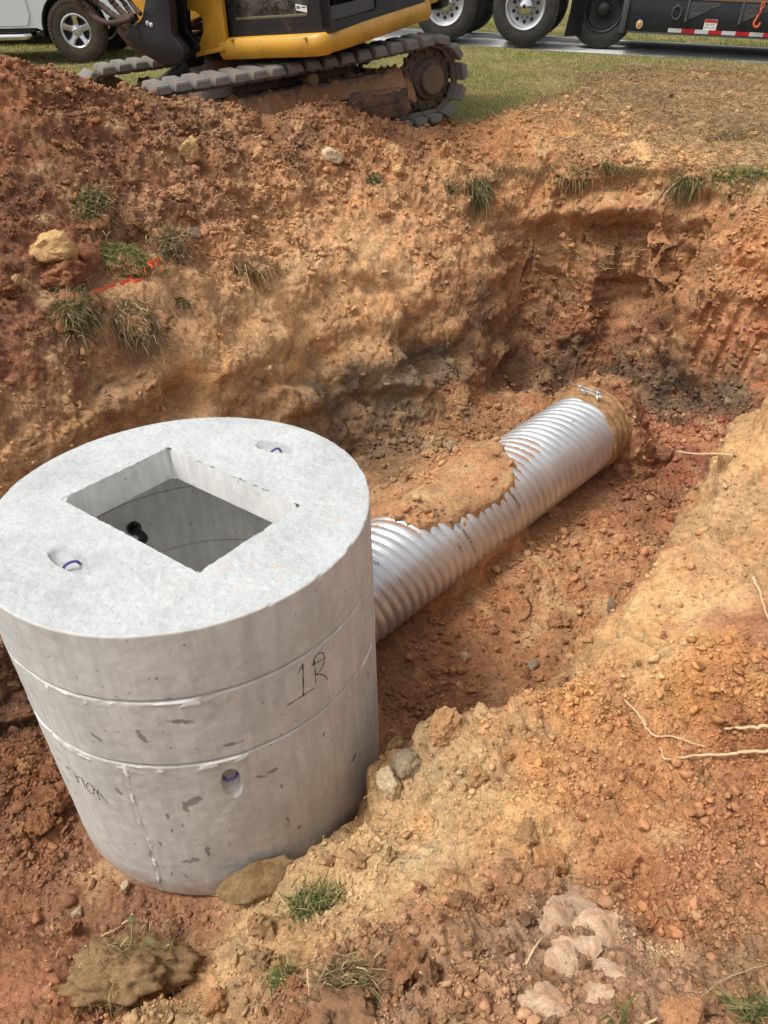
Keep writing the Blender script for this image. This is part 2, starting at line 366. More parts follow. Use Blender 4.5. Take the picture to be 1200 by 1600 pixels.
# ---- colours of the soils, as patches surveyed on the faces
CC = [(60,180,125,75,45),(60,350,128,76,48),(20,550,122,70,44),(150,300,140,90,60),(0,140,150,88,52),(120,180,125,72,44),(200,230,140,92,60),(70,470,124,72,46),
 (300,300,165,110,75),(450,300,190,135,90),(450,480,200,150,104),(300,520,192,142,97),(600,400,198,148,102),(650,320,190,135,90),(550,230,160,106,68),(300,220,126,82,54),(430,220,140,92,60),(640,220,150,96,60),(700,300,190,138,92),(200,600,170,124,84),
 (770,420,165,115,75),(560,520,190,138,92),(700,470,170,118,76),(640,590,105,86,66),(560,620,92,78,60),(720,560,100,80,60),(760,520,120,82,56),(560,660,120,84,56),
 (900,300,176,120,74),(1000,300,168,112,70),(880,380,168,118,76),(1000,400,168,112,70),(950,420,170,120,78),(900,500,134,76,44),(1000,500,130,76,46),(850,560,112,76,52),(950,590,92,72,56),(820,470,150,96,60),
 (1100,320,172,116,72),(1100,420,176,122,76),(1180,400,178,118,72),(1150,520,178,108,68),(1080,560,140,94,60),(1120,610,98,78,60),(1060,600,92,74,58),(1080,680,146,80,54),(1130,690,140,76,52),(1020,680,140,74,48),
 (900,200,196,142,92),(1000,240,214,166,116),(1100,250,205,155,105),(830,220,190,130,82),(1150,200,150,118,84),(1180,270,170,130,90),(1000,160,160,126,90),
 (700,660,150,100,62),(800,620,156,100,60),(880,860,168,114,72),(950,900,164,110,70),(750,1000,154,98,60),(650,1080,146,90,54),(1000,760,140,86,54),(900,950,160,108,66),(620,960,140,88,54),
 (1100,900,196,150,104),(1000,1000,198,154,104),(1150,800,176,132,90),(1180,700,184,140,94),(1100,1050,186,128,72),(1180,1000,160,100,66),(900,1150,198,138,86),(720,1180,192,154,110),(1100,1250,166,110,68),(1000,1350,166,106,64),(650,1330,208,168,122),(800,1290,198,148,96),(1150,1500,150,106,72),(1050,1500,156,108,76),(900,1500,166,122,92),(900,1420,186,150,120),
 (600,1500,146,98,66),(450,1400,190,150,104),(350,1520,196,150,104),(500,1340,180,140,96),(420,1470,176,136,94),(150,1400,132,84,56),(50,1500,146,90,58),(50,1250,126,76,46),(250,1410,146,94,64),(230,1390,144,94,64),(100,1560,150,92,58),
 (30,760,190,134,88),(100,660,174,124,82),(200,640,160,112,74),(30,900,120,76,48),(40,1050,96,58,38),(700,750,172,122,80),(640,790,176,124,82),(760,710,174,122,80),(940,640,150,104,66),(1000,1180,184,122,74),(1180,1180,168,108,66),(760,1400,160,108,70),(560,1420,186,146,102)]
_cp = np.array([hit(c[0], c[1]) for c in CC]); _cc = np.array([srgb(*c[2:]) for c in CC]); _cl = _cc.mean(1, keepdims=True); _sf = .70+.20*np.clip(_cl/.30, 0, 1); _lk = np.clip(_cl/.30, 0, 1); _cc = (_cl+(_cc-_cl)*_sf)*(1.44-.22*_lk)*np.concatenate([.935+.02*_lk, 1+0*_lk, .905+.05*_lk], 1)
def soil_colour(P):
    W = np.stack([fbm(P*3.0, 3, s=31), fbm(P*3.0+50, 3, s=37), fbm(P*3.0+90, 3, s=41)], 1)*.16
    Q = P + W*(1+.25*np.clip(P[:, 1:2]-2, 0, 6))
    num = np.zeros((len(P), 3)); den = np.zeros(len(P))
    for q, c in zip(_cp, _cc):
        d2 = ((Q-q)**2).sum(1); s2 = (.05+.02*np.linalg.norm(q-ORG))**2
        w = 1/(d2+s2)**1.9; num += w[:, None]*c; den += w
    return num/den[:, None]

# ---- the fan-shaped grid: rows follow the slope so steep faces get as many vertices as flat ones
NU, NV = 1000, 1250
us = np.linspace(-1, 1, NU)
yf = np.concatenate([np.arange(-6, 16, .02), np.arange(16, 90, .5)])
Xw = (1.55+.56*np.clip(yf, -1.5, 90))
XX = us[None, :]*Xw[:, None]; YY = np.repeat(yf[:, None], NU, 1)
ZZ = hb(XX, YY); ZZ = gblur(ZZ, 2.5)
dZ = np.gradient(ZZ, axis=0); dY = np.gradient(yf)[:, None]
dist = np.sqrt(YY**2 + (EYE-ZZ)**2 + .3)
wt = np.sqrt(dY**2 + dZ**2)/dist
wt *= np.where(yf > 9.3, .30, 1)[:, None]*np.where(yf < .45, .12, 1)[:, None]
wt = gblur(wt, 3)
cw = np.cumsum(wt, axis=0); cw = (cw-cw[:1])/(cw[-1:]-cw[:1])
vsamp = np.linspace(0, 1, NV); YG = np.empty((NV, NU))
for k in range(NU): YG[:, k] = np.interp(vsamp, cw[:, k], yf)
XG = us[None, :]*(1.55+.56*np.clip(YG, -1.5, 90))
ZG = hb(XG, YG)
e = .03
n0 = np.stack([(hb(XG-e, YG)-hb(XG+e, YG))/(2*e), (hb(XG, YG-e)-hb(XG, YG+e))/(2*e), np.ones_like(XG)], -1).reshape(-1, 3)
n0 /= np.linalg.norm(n0, axis=1)[:, None]
G = np.stack([XG.ravel(), YG.ravel(), ZG.ravel()], 1)
# turf mask: where the grass was never stripped (behind the crest, beyond the lip)
def turf_mask(x, y):
    n = fbm(np.stack([x*.9, y*.9, 0*x], 1), 3, s=5)*.35
    # polyline of the stripped area's far edge
    ex = np.array([-14, -6.0, -3.2, -2.0, -.4, .9, 1.3, 2.2, 2.8, 3.4, 4.2, 5.0, 14]); ey = np.array([7.6, 7.6, 8.1, 8.4, 8.6, 8.5, 8.7, 9.7, 10.9, 11.6, 11.4, 10.9, 9.0])
    return sstep(-.35, .35, y+n-np.interp(x, ex, ey))
turf = turf_mask(G[:, 0], G[:, 1])
# how crumbly the soil lies: 0 scraped smooth by the bucket, 1 loose clods
CR = [(60,250,.6),(60,450,.45),(250,300,1),(350,330,1),(200,200,.9),(420,250,.9),(560,220,1),(700,250,.8),(450,500,.22),(600,420,.2),(300,540,.35),(600,300,.7),(700,400,.5),(560,560,.4),(800,250,.7),(900,300,.8),(950,400,.7),(900,540,1),(1100,400,.9),(1150,520,.8),(1080,620,.8),(950,220,.5),(1100,230,.3),
      (700,650,.7),(850,850,.75),(950,900,.8),(700,1020,.6),(1000,780,.7),(1100,900,.25),(1000,1000,.25),(1180,700,.3),(950,1100,.9),(1100,1150,1),(1000,1250,1),(700,1250,.7),(650,1350,.6),(850,1400,1),(1100,1400,1),(600,1500,1),(420,1450,.35),(350,1520,.7),(900,1550,.8),(1150,1550,1),(150,1400,.5),(50,1500,.4),(50,1250,1),(100,1200,1),(250,1420,.6),(0,760,.5),(40,1000,.7),(700,740,.3)]
_kp = np.array([hit(c[0], c[1]) for c in CR]); _kc = np.array([c[2] for c in CR])
def crumble(P):
    num = np.zeros(len(P)); den = np.zeros(len(P))
    for q, c in zip(_kp, _kc):
        w = 1/(((P-q)**2).sum(1)+.02)**1.8; num += w*c; den += w
    return np.clip(num/den + .25*fbm(P*1.5, 3, s=77), 0, 1)
crum = crumble(G)
dcam = np.linalg.norm(G-ORG, axis=1)
bare = 1-turf
steep = 1-n0[:, 2]
near = np.clip(dcam/3.2, .45, 1.3)                # lumps shrink with the pit's near parts
D = bare*(.062*fbm(G*1.3, 3, s=1)*(.6+1.2*steep) + .030*fbm(G*4.1, 3, s=3)*(.5+crum))
rd = np.abs(fbm(G*6.5+7, 4, s=9)); D += bare*(.030*(.35-rd))*(.35+.9*crum)
d1, d2, cid = worley(G*np.array([9., 9., 11.])+.6*np.stack([fbm(G*5, 2, s=51), fbm(G*5+9, 2, s=52), fbm(G*5+31, 2, s=53)], 1), 1)
blk = np.clip((d2-d1)*2.2, 0, 1); D += bare*crum*(.024*(cid-.4)*np.sqrt(blk) + .020*(blk-.6))
wd1, wd2, wcid = worley(G*np.array([3.6, 3.6, 5.0])+.5*np.stack([fbm(G*2.5, 2, s=54), fbm(G*2.5+9, 2, s=55), fbm(G*2.5+31, 2, s=56)], 1), 9)
wallk = sstep(.10, .5, steep)*bare
D += wallk*(.35+.65*crum)*(.050*(wcid-.5)+.030*np.clip((wd2-wd1)*3, 0, 1)-.02)
strat = perlin(np.stack([G[:, 0]*.9, G[:, 1]*.9, G[:, 2]*5.5+.8*fbm(G*1.2, 2, s=57)], 1), 58); D += wallk*.040*np.tanh(strat*3)
d1b, d2b, cidb = worley(G*27.0, 5)
D += bare*crum*.013*(np.sqrt(np.clip(.75-d1b, 0, 1))-.4)*(cidb > .35)
D += bare*.008*fbm(G*34.0, 3, gain=.6, s=15)*(.3+crum)
_gs = (G[:, 0]-RO[0])*RT[0]+(G[:, 1]-RO[1])*RT[1]; _gn = (G[:, 0]-RO[0])*RN[0]+(G[:, 1]-RO[1])*RN[1]
lanek = sstep(.9, .3, _gn)*sstep(-3.6, -2.9, _gn)*sstep(-8, -6, _gs)
D += (1-bare)*(1-lanek)*(.03*fbm(G*.5, 2, s=21)+.012*fbm(G*6, 3, s=22)) - lanek*.004
# scrape marks running down the smoother faces
wallness = sstep(.25, .6, steep)*bare
D += wallness*.018*perlin(np.stack([G[:, 0]*7+G[:, 1]*4, G[:, 1]*7-G[:, 0]*4, G[:, 2]*1.2], 1), 61)
# keep the bed of the pipe and the box true
s2 = (G[:, 0]-PA[0])*PD[0]+(G[:, 1]-PA[1])*PD[1]; t2 = (G[:, 0]-PA[0])*PLAT[0]+(G[:, 1]-PA[1])*PLAT[1]
calm = np.exp(-((np.clip(np.abs(t2)-.25, 0, 9)/.16)**2))*(s2 > -.6)*(s2 < 2.85)*(G[:, 2] < -1.0)
calm2 = np.exp(-(np.clip(np.hypot(G[:, 0]+.8, G[:, 1]-2.25)-.70, 0, 9)/.10)**2)
D *= (1-.72*calm)*(1-.8*calm2)
near_f = np.clip((dcam-.6)/1.6, .62, 1); D *= near_f
# hollows and bulges seen on the faces
for (px, py, wx, wy, amp) in [(295,612,60,26,-.20),(900,592,90,28,-.26),(1095,612,80,20,-.16),(930,400,115,60,-.12),(1042,500,10,110,-.12),(690,560,75,26,-.14),(600,620,60,24,-.12),(370,392,70,26,.09),(300,440,60,16,.05),(840,1262,60,34,.055),
      (540,1345,60,28,.05),(1125,1050,90,46,.06),(935,1092,80,24,.03),(960,334,110,12,.16),(950,366,100,14,-.10),(1100,338,60,10,.05),(700,300,60,22,.06),(150,500,80,34,.06),(1180,860,40,60,-.05),(560,1515,70,40,.05),(700,1480,60,40,.05),(1010,1240,60,40,-.05),(1150,1190,70,30,-.04),(60,1100,60,16,.04),(815,490,26,70,-.20),(950,470,90,30,-.10),(1100,430,40,60,.08),(900,1330,60,24,-.04),(460,560,90,22,.05),(580,470,60,30,-.04)]:
    c0 = hit(px, py); kk = np.linalg.norm(c0-ORG)/FPX; dd3 = G-c0; hx = (dd3[:, 0]/(wx*kk))**2; rr3 = (dd3[:, 1]**2+dd3[:, 2]**2)/(wy*kk*1.25)**2
    D += bare*amp*np.exp(-(hx+rr3)**1.3)
# tooth marks of the bucket: smooth grooves pressed into the faces
grv = np.zeros(len(G)); DS = gblur(D.reshape(NV, NU), 7).ravel()
TEETH = [((905,350),(893,430),.022),((934,385),(925,420),.015),((969,380),(958,432),.018),((1007,365),(996,428),.020),((1040,355),(1030,420),.018),
         ((826,360),(806,455),.024),((845,395),(834,440),.016),((1112,478),(1095,515),.018),((1168,470),(1118,585),.024),((1135,470),(1082,572),.020),((1195,520),(1160,590),.02),
         ((1017,640),(1010,668),.020),((1050,652),(1040,676),.020),((1086,668),(1074,694),.022),((1120,676),(1106,704),.020),((862,240),(825,325),.024)]
for (a, b, w) in TEETH:
    w *= 1.3; ra, rb = ray(*a), ray(*b); A = hit(*a); dA = np.linalg.norm(A-ORG)
    # distance across the mark as seen square to the face
    m = (np.linalg.norm(G-A, axis=1) < 1.0); Q = G[m]; ha = hit(*b); Lv = ha-A; Lv = Lv/np.linalg.norm(Lv); nn = n0[m]; off = Q-A
    t = (off@Lv)/np.linalg.norm(ha-A); lat_ = off-(off@Lv)[:, None]*Lv; hx = np.cross(Lv, [0, 1, .0]); hx = hx/np.linalg.norm(hx); dl = np.abs(lat_@hx)
    k = np.clip(1-(dl/(w*1.3))**4, 0, 1)*sstep(-.03, .03, t)*sstep(1.03, .97, t)*(np.linalg.norm(lat_, axis=1) < .5)
    D[m] = D[m]*(1-k)+(DS[m]-.045-.016*np.clip(1-(dl/w)**2, 0, 1))*k; grv[m] = np.maximum(grv[m], k)
thatch = np.exp(-((turf-.4)/.5)**2)*sstep(.8, 2.2, G[:, 0])*(G[:, 1] < 13)*(1-lanek)
D += thatch*(.040*fbm(G*3.2, 3, s=24)+.022*fbm(G*13, 3, s=25))
P3 = G + n0*D[:, None]
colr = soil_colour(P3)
# clod-to-clod differences in the soil itself
tone = 1 + .16*fbm(P3*2.2, 3, s=81) + .20*fbm(P3*11, 3, s=83) + .16*(cid-.5)*crum
warm = fbm(P3*4.0+3, 3, s=87)
colr = colr*tone[:, None]*np.stack([1+.03*warm, 1-.05*warm, 1-.12*warm], 1)
pale = sstep(.30, .95, fbm(P3*np.array([3.5, 3.5, 9])+40, 3, s=91)+.05)*bare*.45
colr = colr*(1-pale[:, None]) + pale[:, None]*np.array(srgb(222, 184, 136))
redp = sstep(.35, .95, fbm(P3*5.2+70, 3, s=93))*bare*.28
colr = colr*(1-redp[:, None]) + redp[:, None]*colr*np.array([1.02, .72, .55])
colr = colr*(1-.6*grv[:, None]) + .6*grv[:, None]*np.array(srgb(200, 144, 104))*.9
turfc = np.array(srgb(128, 118, 76))*(1+.3*fbm(P3*1.5, 3, s=95))[:, None]
colr = colr*(1-turf[:, None]) + turf[:, None]*turfc
idx = np.arange(NU*NV).reshape(NV, NU)
Fq = np.stack([idx[:-1, :-1], idx[:-1, 1:], idx[1:, 1:], idx[1:, :-1]], -1).reshape(-1, 4)

def soil_material():
    m = NT('soil'); c = m.attr('soil'); cr = m.attr('crumb', 'Fac'); o = m.tc.outputs['Object']
    n1 = m.noise(38, 6, .65); n2 = m.noise(160, 3, .7); v1 = m.voro(60, vec=o, out='Color'); v1d = m.voro(60, vec=o)
    g = m.ramp(n1, [(.28, .62), (.5, .98), (.74, 1.30)])
    col = m.mix(1.0, c, g, 'MULTIPLY')
    g2 = m.ramp(n2, [(.3, .80), (.7, 1.2)]); col = m.mix(.8, col, m.mix(1.0, col, g2, 'MULTIPLY'))
    sp = m.node('ShaderNodeSeparateColor'); m.l.new(v1, sp.inputs[0])
    spk = m.math('MULTIPLY', m.math('GREATER_THAN', sp.outputs[0], .93), m.math('LESS_THAN', v1d, .42))
    col = m.mix(m.math('MULTIPLY', spk, .35), col, srgb(206, 168, 122)); 
    dk = m.math('MULTIPLY', m.math('LESS_THAN', sp.outputs[1], .12), m.math('LESS_THAN', v1d, .4))
    col = m.mix(m.math('MULTIPLY', dk, .45), col, srgb(92, 58, 38))
    h = m.math('ADD', m.math('MULTIPLY', n1, 1.0), m.math('MULTIPLY', n2, .35))
    vb = m.voro(95); vb2 = m.voro(34)
    h2 = m.math('MULTIPLY', m.math('SUBTRACT', .55, vb), cr)
    h3 = m.math('MULTIPLY', m.math('SUBTRACT', .6, vb2), cr)
    mp = m.node('ShaderNodeVectorMath', operation='ADD'); wv = m.noise(5, 3, .6, color=True); sc_ = m.node('ShaderNodeVectorMath', operation='SCALE'); m.l.new(wv, sc_.inputs[0]); sc_.inputs['Scale'].default_value = .22
    m.l.new(o, mp.inputs[0]); m.l.new(sc_.outputs[0], mp.inputs[1])
    ck = m.voro(6.5, 'DISTANCE_TO_EDGE', vec=mp.outputs[0]); ckm = m.math('MULTIPLY', m.ramp(ck, [(.0, 1.0), (.035, 0.0)]), m.ramp(m.noise(1.7, 2), [(.46, 0.0), (.58, 1.0)]))
    nA = m.noise(11, 9, .72); nB = m.node('ShaderNodeTexNoise', noise_type='RIDGED_MULTIFRACTAL'); nB.inputs['Scale'].default_value = 6.0; nB.inputs['Detail'].default_value = 8; nB.inputs['Roughness'].default_value = .62; m.l.new(mp.outputs[0], nB.inputs['Vector'])
    b = m.bump(nA, .75, .045); b = m.bump(nB.outputs['Fac'], -.35, .03, b); b = m.bump(ckm, -.7, .02, b); b = m.bump(h, .6, .012, b); b = m.bump(h2, .6, .007, b); b = m.bump(h3, .5, .014, b)
    return m.done(col, .95, 0, b, spec=.15)
M_SOIL = soil_material()
ground = npmesh('ground', P3, Fq, M_SOIL, smooth=True); tag(ground, kind='structure')
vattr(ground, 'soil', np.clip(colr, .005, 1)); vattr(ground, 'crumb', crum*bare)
HR = HB.copy(); _ix = np.clip(((P3[:, 0]-GX0)/GS+.5).astype(int), 0, GNX-1); _iy = np.clip(((P3[:, 1]-GY0)/GS+.5).astype(int), 0, GNY-1)
_mk = (P3[:, 0] > GX0) & (P3[:, 0] < GX0+GS*(GNX-1)) & (P3[:, 1] > GY0) & (P3[:, 1] < GY0+GS*(GNY-1)); _dz = np.zeros_like(HB); _ct = np.zeros_like(HB)
np.add.at(_dz, (_iy[_mk], _ix[_mk]), P3[_mk, 2]-HB[_iy[_mk], _ix[_mk]]); np.add.at(_ct, (_iy[_mk], _ix[_mk]), 1); _dz = gblur(_dz, 1.5); _ct = gblur(_ct, 1.5); HR = HB+_dz/np.maximum(_ct, .05)
print('terrain', round(time.time()-T0, 1))
# final surface samples for things that lie on the ground
FN = None
def surf_normals():
    g = P3.reshape(NV, NU, 3); du = np.gradient(g, axis=1); dv = np.gradient(g, axis=0); n = np.cross(du, dv).reshape(-1, 3)
    return n/np.linalg.norm(n, axis=1)[:, None]
FN = surf_normals()
_gp = (P3-ORG); _zc = _gp[:, 1]*math.cos(PITCH)-_gp[:, 2]*math.sin(PITCH); _yc = _gp[:, 1]*math.sin(PITCH)+_gp[:, 2]*math.cos(PITCH)
_xx = _gp[:, 0]/np.maximum(_zc, .05); _yy = _yc/np.maximum(_zc, .05)
GPX = 600+FPX*(_c*_xx-_s*_yy); GPY = 800-FPX*(_s*_xx+_c*_yy); FRONT = _zc > .1
def spot(px, py):
    """nearest real ground point to a sight line (after the lumps are on), with its normal"""
    p = hit(px, py); d = (GPX-px)**2+(GPY-py)**2; d = np.where(FRONT, d, 1e9)
    cand = np.argsort(d)[:40]; best = min(cand, key=lambda i: dcam[i] + (0 if d[i] < 60 else 5)); return P3[best], FN[best]
# ================================================================ THE PRECAST CONCRETE BOX
def concrete_material(name, base, top=False):
    m = NT(name); o = m.tc.outputs['Object']
    n1 = m.noise(3.0, 5, .6); n2 = m.noise(22, 5, .65); n3 = m.noise(120, 3, .6)
    col = m.mix(m.ramp(n1, [(.3, 0.0), (.7, 1.0)]), tuple(c*.80 for c in base), tuple(c*1.12 for c in base))
    col = m.mix(m.ramp(n2, [(.42, 0.0), (.62, .5)]), col, tuple(c*1.16 for c in base))
    if top:
        pit = m.voro(62, 'SMOOTH_F1'); lump = m.noise(48, 3, .55)
        col = m.mix(m.ramp(lump, [(.35, .30), (.5, 0.0)]), col, tuple(c*.84 for c in base))
        st = m.attr('stain', 'Fac'); sn = m.noise(34, 3, .5)
        col = m.mix(m.math('MULTIPLY', m.ramp(sn, [(.63, 0.0), (.70, .55)]), st), col, srgb(206, 158, 112))
        h = m.math('ADD', m.math('MULTIPLY', lump, 1.2), m.math('MULTIPLY', n3, .4))
        b = m.bump(h, .8, .006); b = m.bump(m.math('LESS_THAN', m.voro(40), .16), -.35, .004, b)
    else:
        # faint form-board streaks, bug holes, damp marks low down, scuffs where surveyed
        mp = m.node('ShaderNodeMapping'); m.l.new(o, mp.inputs['Vector']); mp.inputs['Scale'].default_value = (1, 1, .12)
        stv = m.noise(26, 4, .6, vec=mp.outputs[0]); col = m.mix(m.ramp(stv, [(.40, .42), (.56, 0.0)]), col, tuple(c*.74 for c in base))
        hol = m.voro(24, out='Distance'); hc = m.voro(24, out='Color'); sp = m.node('ShaderNodeSeparateColor'); m.l.new(hc, sp.inputs[0])
        hole = m.math('MULTIPLY', m.math('LESS_THAN', hol, .10), m.math('GREATER_THAN', sp.outputs[0], .62))
        scf = m.attr('scuff', 'Fac'); sn = m.noise(60, 4, .7)
        scm = m.math('MULTIPLY', m.ramp(m.math('ADD', m.math('MULTIPLY', scf, .75), m.math('MULTIPLY', sn, .55)), [(.60, 0.0), (.80, 1.0)]), .62)
        col = m.mix(scm, col, srgb(78, 76, 74)); col = m.mix(m.math('MULTIPLY', hole, .75), col, srgb(96, 92, 88))
        wh = m.attr('mortar', 'Fac'); wn = m.noise(50, 4, .7)
        wm = m.ramp(m.math('ADD', m.math('MULTIPLY', wh, .8), m.math('MULTIPLY', wn, .5)), [(.66, 0.0), (.86, .8)])
        col = m.mix(wm, col, srgb(226, 226, 222))
        ck = m.attr('crack', 'Fac'); ckm = m.ramp(m.math('ADD', ck, m.math('MULTIPLY', sn, .35)), [(.75, 0.0), (.95, .8)])
        col = m.mix(ckm, col, srgb(92, 88, 84))
        h = m.math('ADD', m.math('MULTIPLY', n2, .5), m.math('MULTIPLY', n3, .35))
        b = m.bump(h, .35, .004); b = m.bump(hole, -.7, .006, b); b = m.bump(wm, .5, .005, b)
        sa = m.attr('soilrub', 'Fac'); dn = m.noise(9, 5, .65)
        col = m.mix(m.math('MULTIPLY', m.ramp(m.math('ADD', m.math('MULTIPLY', sa, .6), m.math('MULTIPLY', dn, .6)), [(.55, 0.0), (.9, .85)]), 1.0), col, srgb(150, 108, 78))
    return m.done(col, .88, 0, b, spec=.25)
M_CTOP = concrete_material('concrete_top', srgb(176, 178, 177), True)
M_CSIDE = concrete_material('concrete_side', srgb(190, 187, 180)); M_CIN = concrete_material('concrete_inner_brightened', srgb(222, 221, 216))  # inner faces: concrete colour lightened to stand in for light missing inside
H_BOX, RB, RI = 1.518, .75, .62
AXT = Euler((-.047, -.005, 0)).to_matrix().to_4x4()
_topc = Vector((-.804, 2.314, EYE-1.672)); _bot = _topc - (AXT.to_3x3() @ Vector((0, 0, H_BOX)))
MBOX = Matrix.Translation(_bot) @ AXT; MBI = MBOX.inverted()
def hit_box(px, py, r=RB, far=False):
    o = np.array(MBI @ Vector(ORG)); d = np.array(MBI.to_3x3() @ Vector(ray(px, py))); d = d/np.linalg.norm(d)
    A = d[:2]@d[:2]; B = 2*(o[:2]@d[:2]); C = o[:2]@o[:2]-r*r; D = max(B*B-4*A*C, 0); t = (-B+(1 if far else -1)*math.sqrt(D))/(2*A); return o+d*t
def hit_top(px, py, z=H_BOX):
    o = np.array(MBI @ Vector(ORG)); d = np.array(MBI.to_3x3() @ Vector(ray(px, py))); return o+d*((z-o[2])/d[2])
box = bpy.data.objects.new('concrete_box', None); COL.objects.link(box); box.matrix_world = MBOX
tag(box, 'round grey precast concrete box standing in the pit at the pipe end', 'concrete box')
NTH = 900; TH = 2*math.pi*np.arange(NTH)/NTH
def rnoise(th, z, amp=.0018):
    P = np.stack([np.cos(th)*RB, np.sin(th)*RB, z], 1)
    return amp*fbm(P*4, 3, s=101) + .0009*fbm(P*22, 3, s=103)
J1, J2 = 1.218, .880
LOWP = hit_box(362, 1222); LP_TH = math.atan2(LOWP[1], LOWP[0]); LP_Z = LOWP[2]
SEAM = [hit_box(*q) for q in ((195, 1200), (205, 1240), (222, 1290), (238, 1330), (252, 1385))]
SEAM_TH = [math.atan2(p[1], p[0]) for p in SEAM]; SEAM_Z = [p[2] for p in SEAM]
SCUFFS = [(280,1128,34,8,-5),(222,1152,8,16,30),(150,1150,8,22,35),(290,1262,8,20,10),(303,1252,12,10,0),(405,1215,20,6,-15),(425,1205,10,7,-15),(300,1345,16,9,0),(325,1330,7,18,0),(262,1275,5,10,0),(505,1150,5,8,0),(575,1060,4,18,0),(553,1185,12,12,0),(440,1230,4,9,0),(470,1290,9,6,0),(235,1335,5,14,0),(285,1290,3,8,0),(186,1238,7,12,30),(450,1280,5,22,0),(268,1365,4,10,-20),(290,1370,4,10,0),(210,1318,3,8,0),(368,1160,16,5,-10),(245,1060,4,4,0),(590,1000,3,14,0),(268,1300,4,9,0),(250,1320,4,12,0)]
def attrs_for(V):
    th = np.arctan2(V[:, 1], V[:, 0]); z = V[:, 2]; out = np.hypot(V[:, 0], V[:, 1]) > RB-.03
    sc = np.zeros(len(V)); mo = np.zeros(len(V)); ck = np.zeros(len(V))
    for (px, py, w, h, a) in SCUFFS:
        p = hit_box(px, py); t0 = math.atan2(p[1], p[0]); k = 2.35/1130
        du = ((th-t0+math.pi) % (2*math.pi)-math.pi)*RB; dv = z-p[2]; ca, sa = math.cos(rad(a)), math.sin(rad(a))
        u = du*ca+dv*sa; v = -du*sa+dv*ca
        wv_ = fbm(V*16+px, 2, s=119)*.9; sc = np.maximum(sc, np.exp(-(u/(w*k)+wv_)**2-(v/(h*k*1.2)+wv_*.8)**2)*.93)
    P = np.stack([np.cos(th)*RB, np.sin(th)*RB, z], 1); n = fbm(P*5, 3, s=111); n2_ = fbm(P*11+5, 3, s=112)
    for jz, wd in ((J1, .010), (J2, .011)):
        below = jz-z
        mo = np.maximum(mo, np.exp(-((below-.010-.004*n)/(wd*.8))**2)*np.clip(.22+2.0*n, .0, 1)); mo = np.maximum(mo, np.exp(-((below-.024)/.024)**2)*np.clip(2.6*n2_-.55, 0, .85))
        ck = np.maximum(ck, np.exp(-((z-jz-.001)/.0035)**2))
    st = np.interp(z, SEAM_Z[::-1], SEAM_TH[::-1]) + .010*fbm(np.stack([0*z, 0*z, z*9], 1), 2, s=113)
    ds = np.abs((th-st+math.pi) % (2*math.pi)-math.pi)*RB; seamk = (z < J2-.01)
    mo = np.maximum(mo, np.exp(-((ds-.006*n)/.011)**2)*seamk*np.clip(.35+2.0*n2_, 0, 1))
    ck = np.maximum(ck, np.exp(-((ds-.012)/.003)**2)*seamk*.6)
    for (a, b) in (((515, 895), (522, 985)), ((568, 925), (575, 1000))):
        A = hit_box(*a); B = hit_box(*b); tm = np.interp(z, [B[2], A[2]], [math.atan2(B[1], B[0]), math.atan2(A[1], A[0])]) + .004*fbm(np.stack([0*z, 0*z, z*30], 1), 2, s=117)
        dl = np.abs((th-tm+math.pi) % (2*math.pi)-math.pi)*RB
        ck = np.maximum(ck, np.exp(-(dl/.003)**2)*(z < A[2]+.02)*(z > B[2]-.02)*.8)
    rub = np.clip(1-(z/.28), 0, 1)*.8
    return sc*out, mo*out, ck*out, rub*out, ds, seamk, n
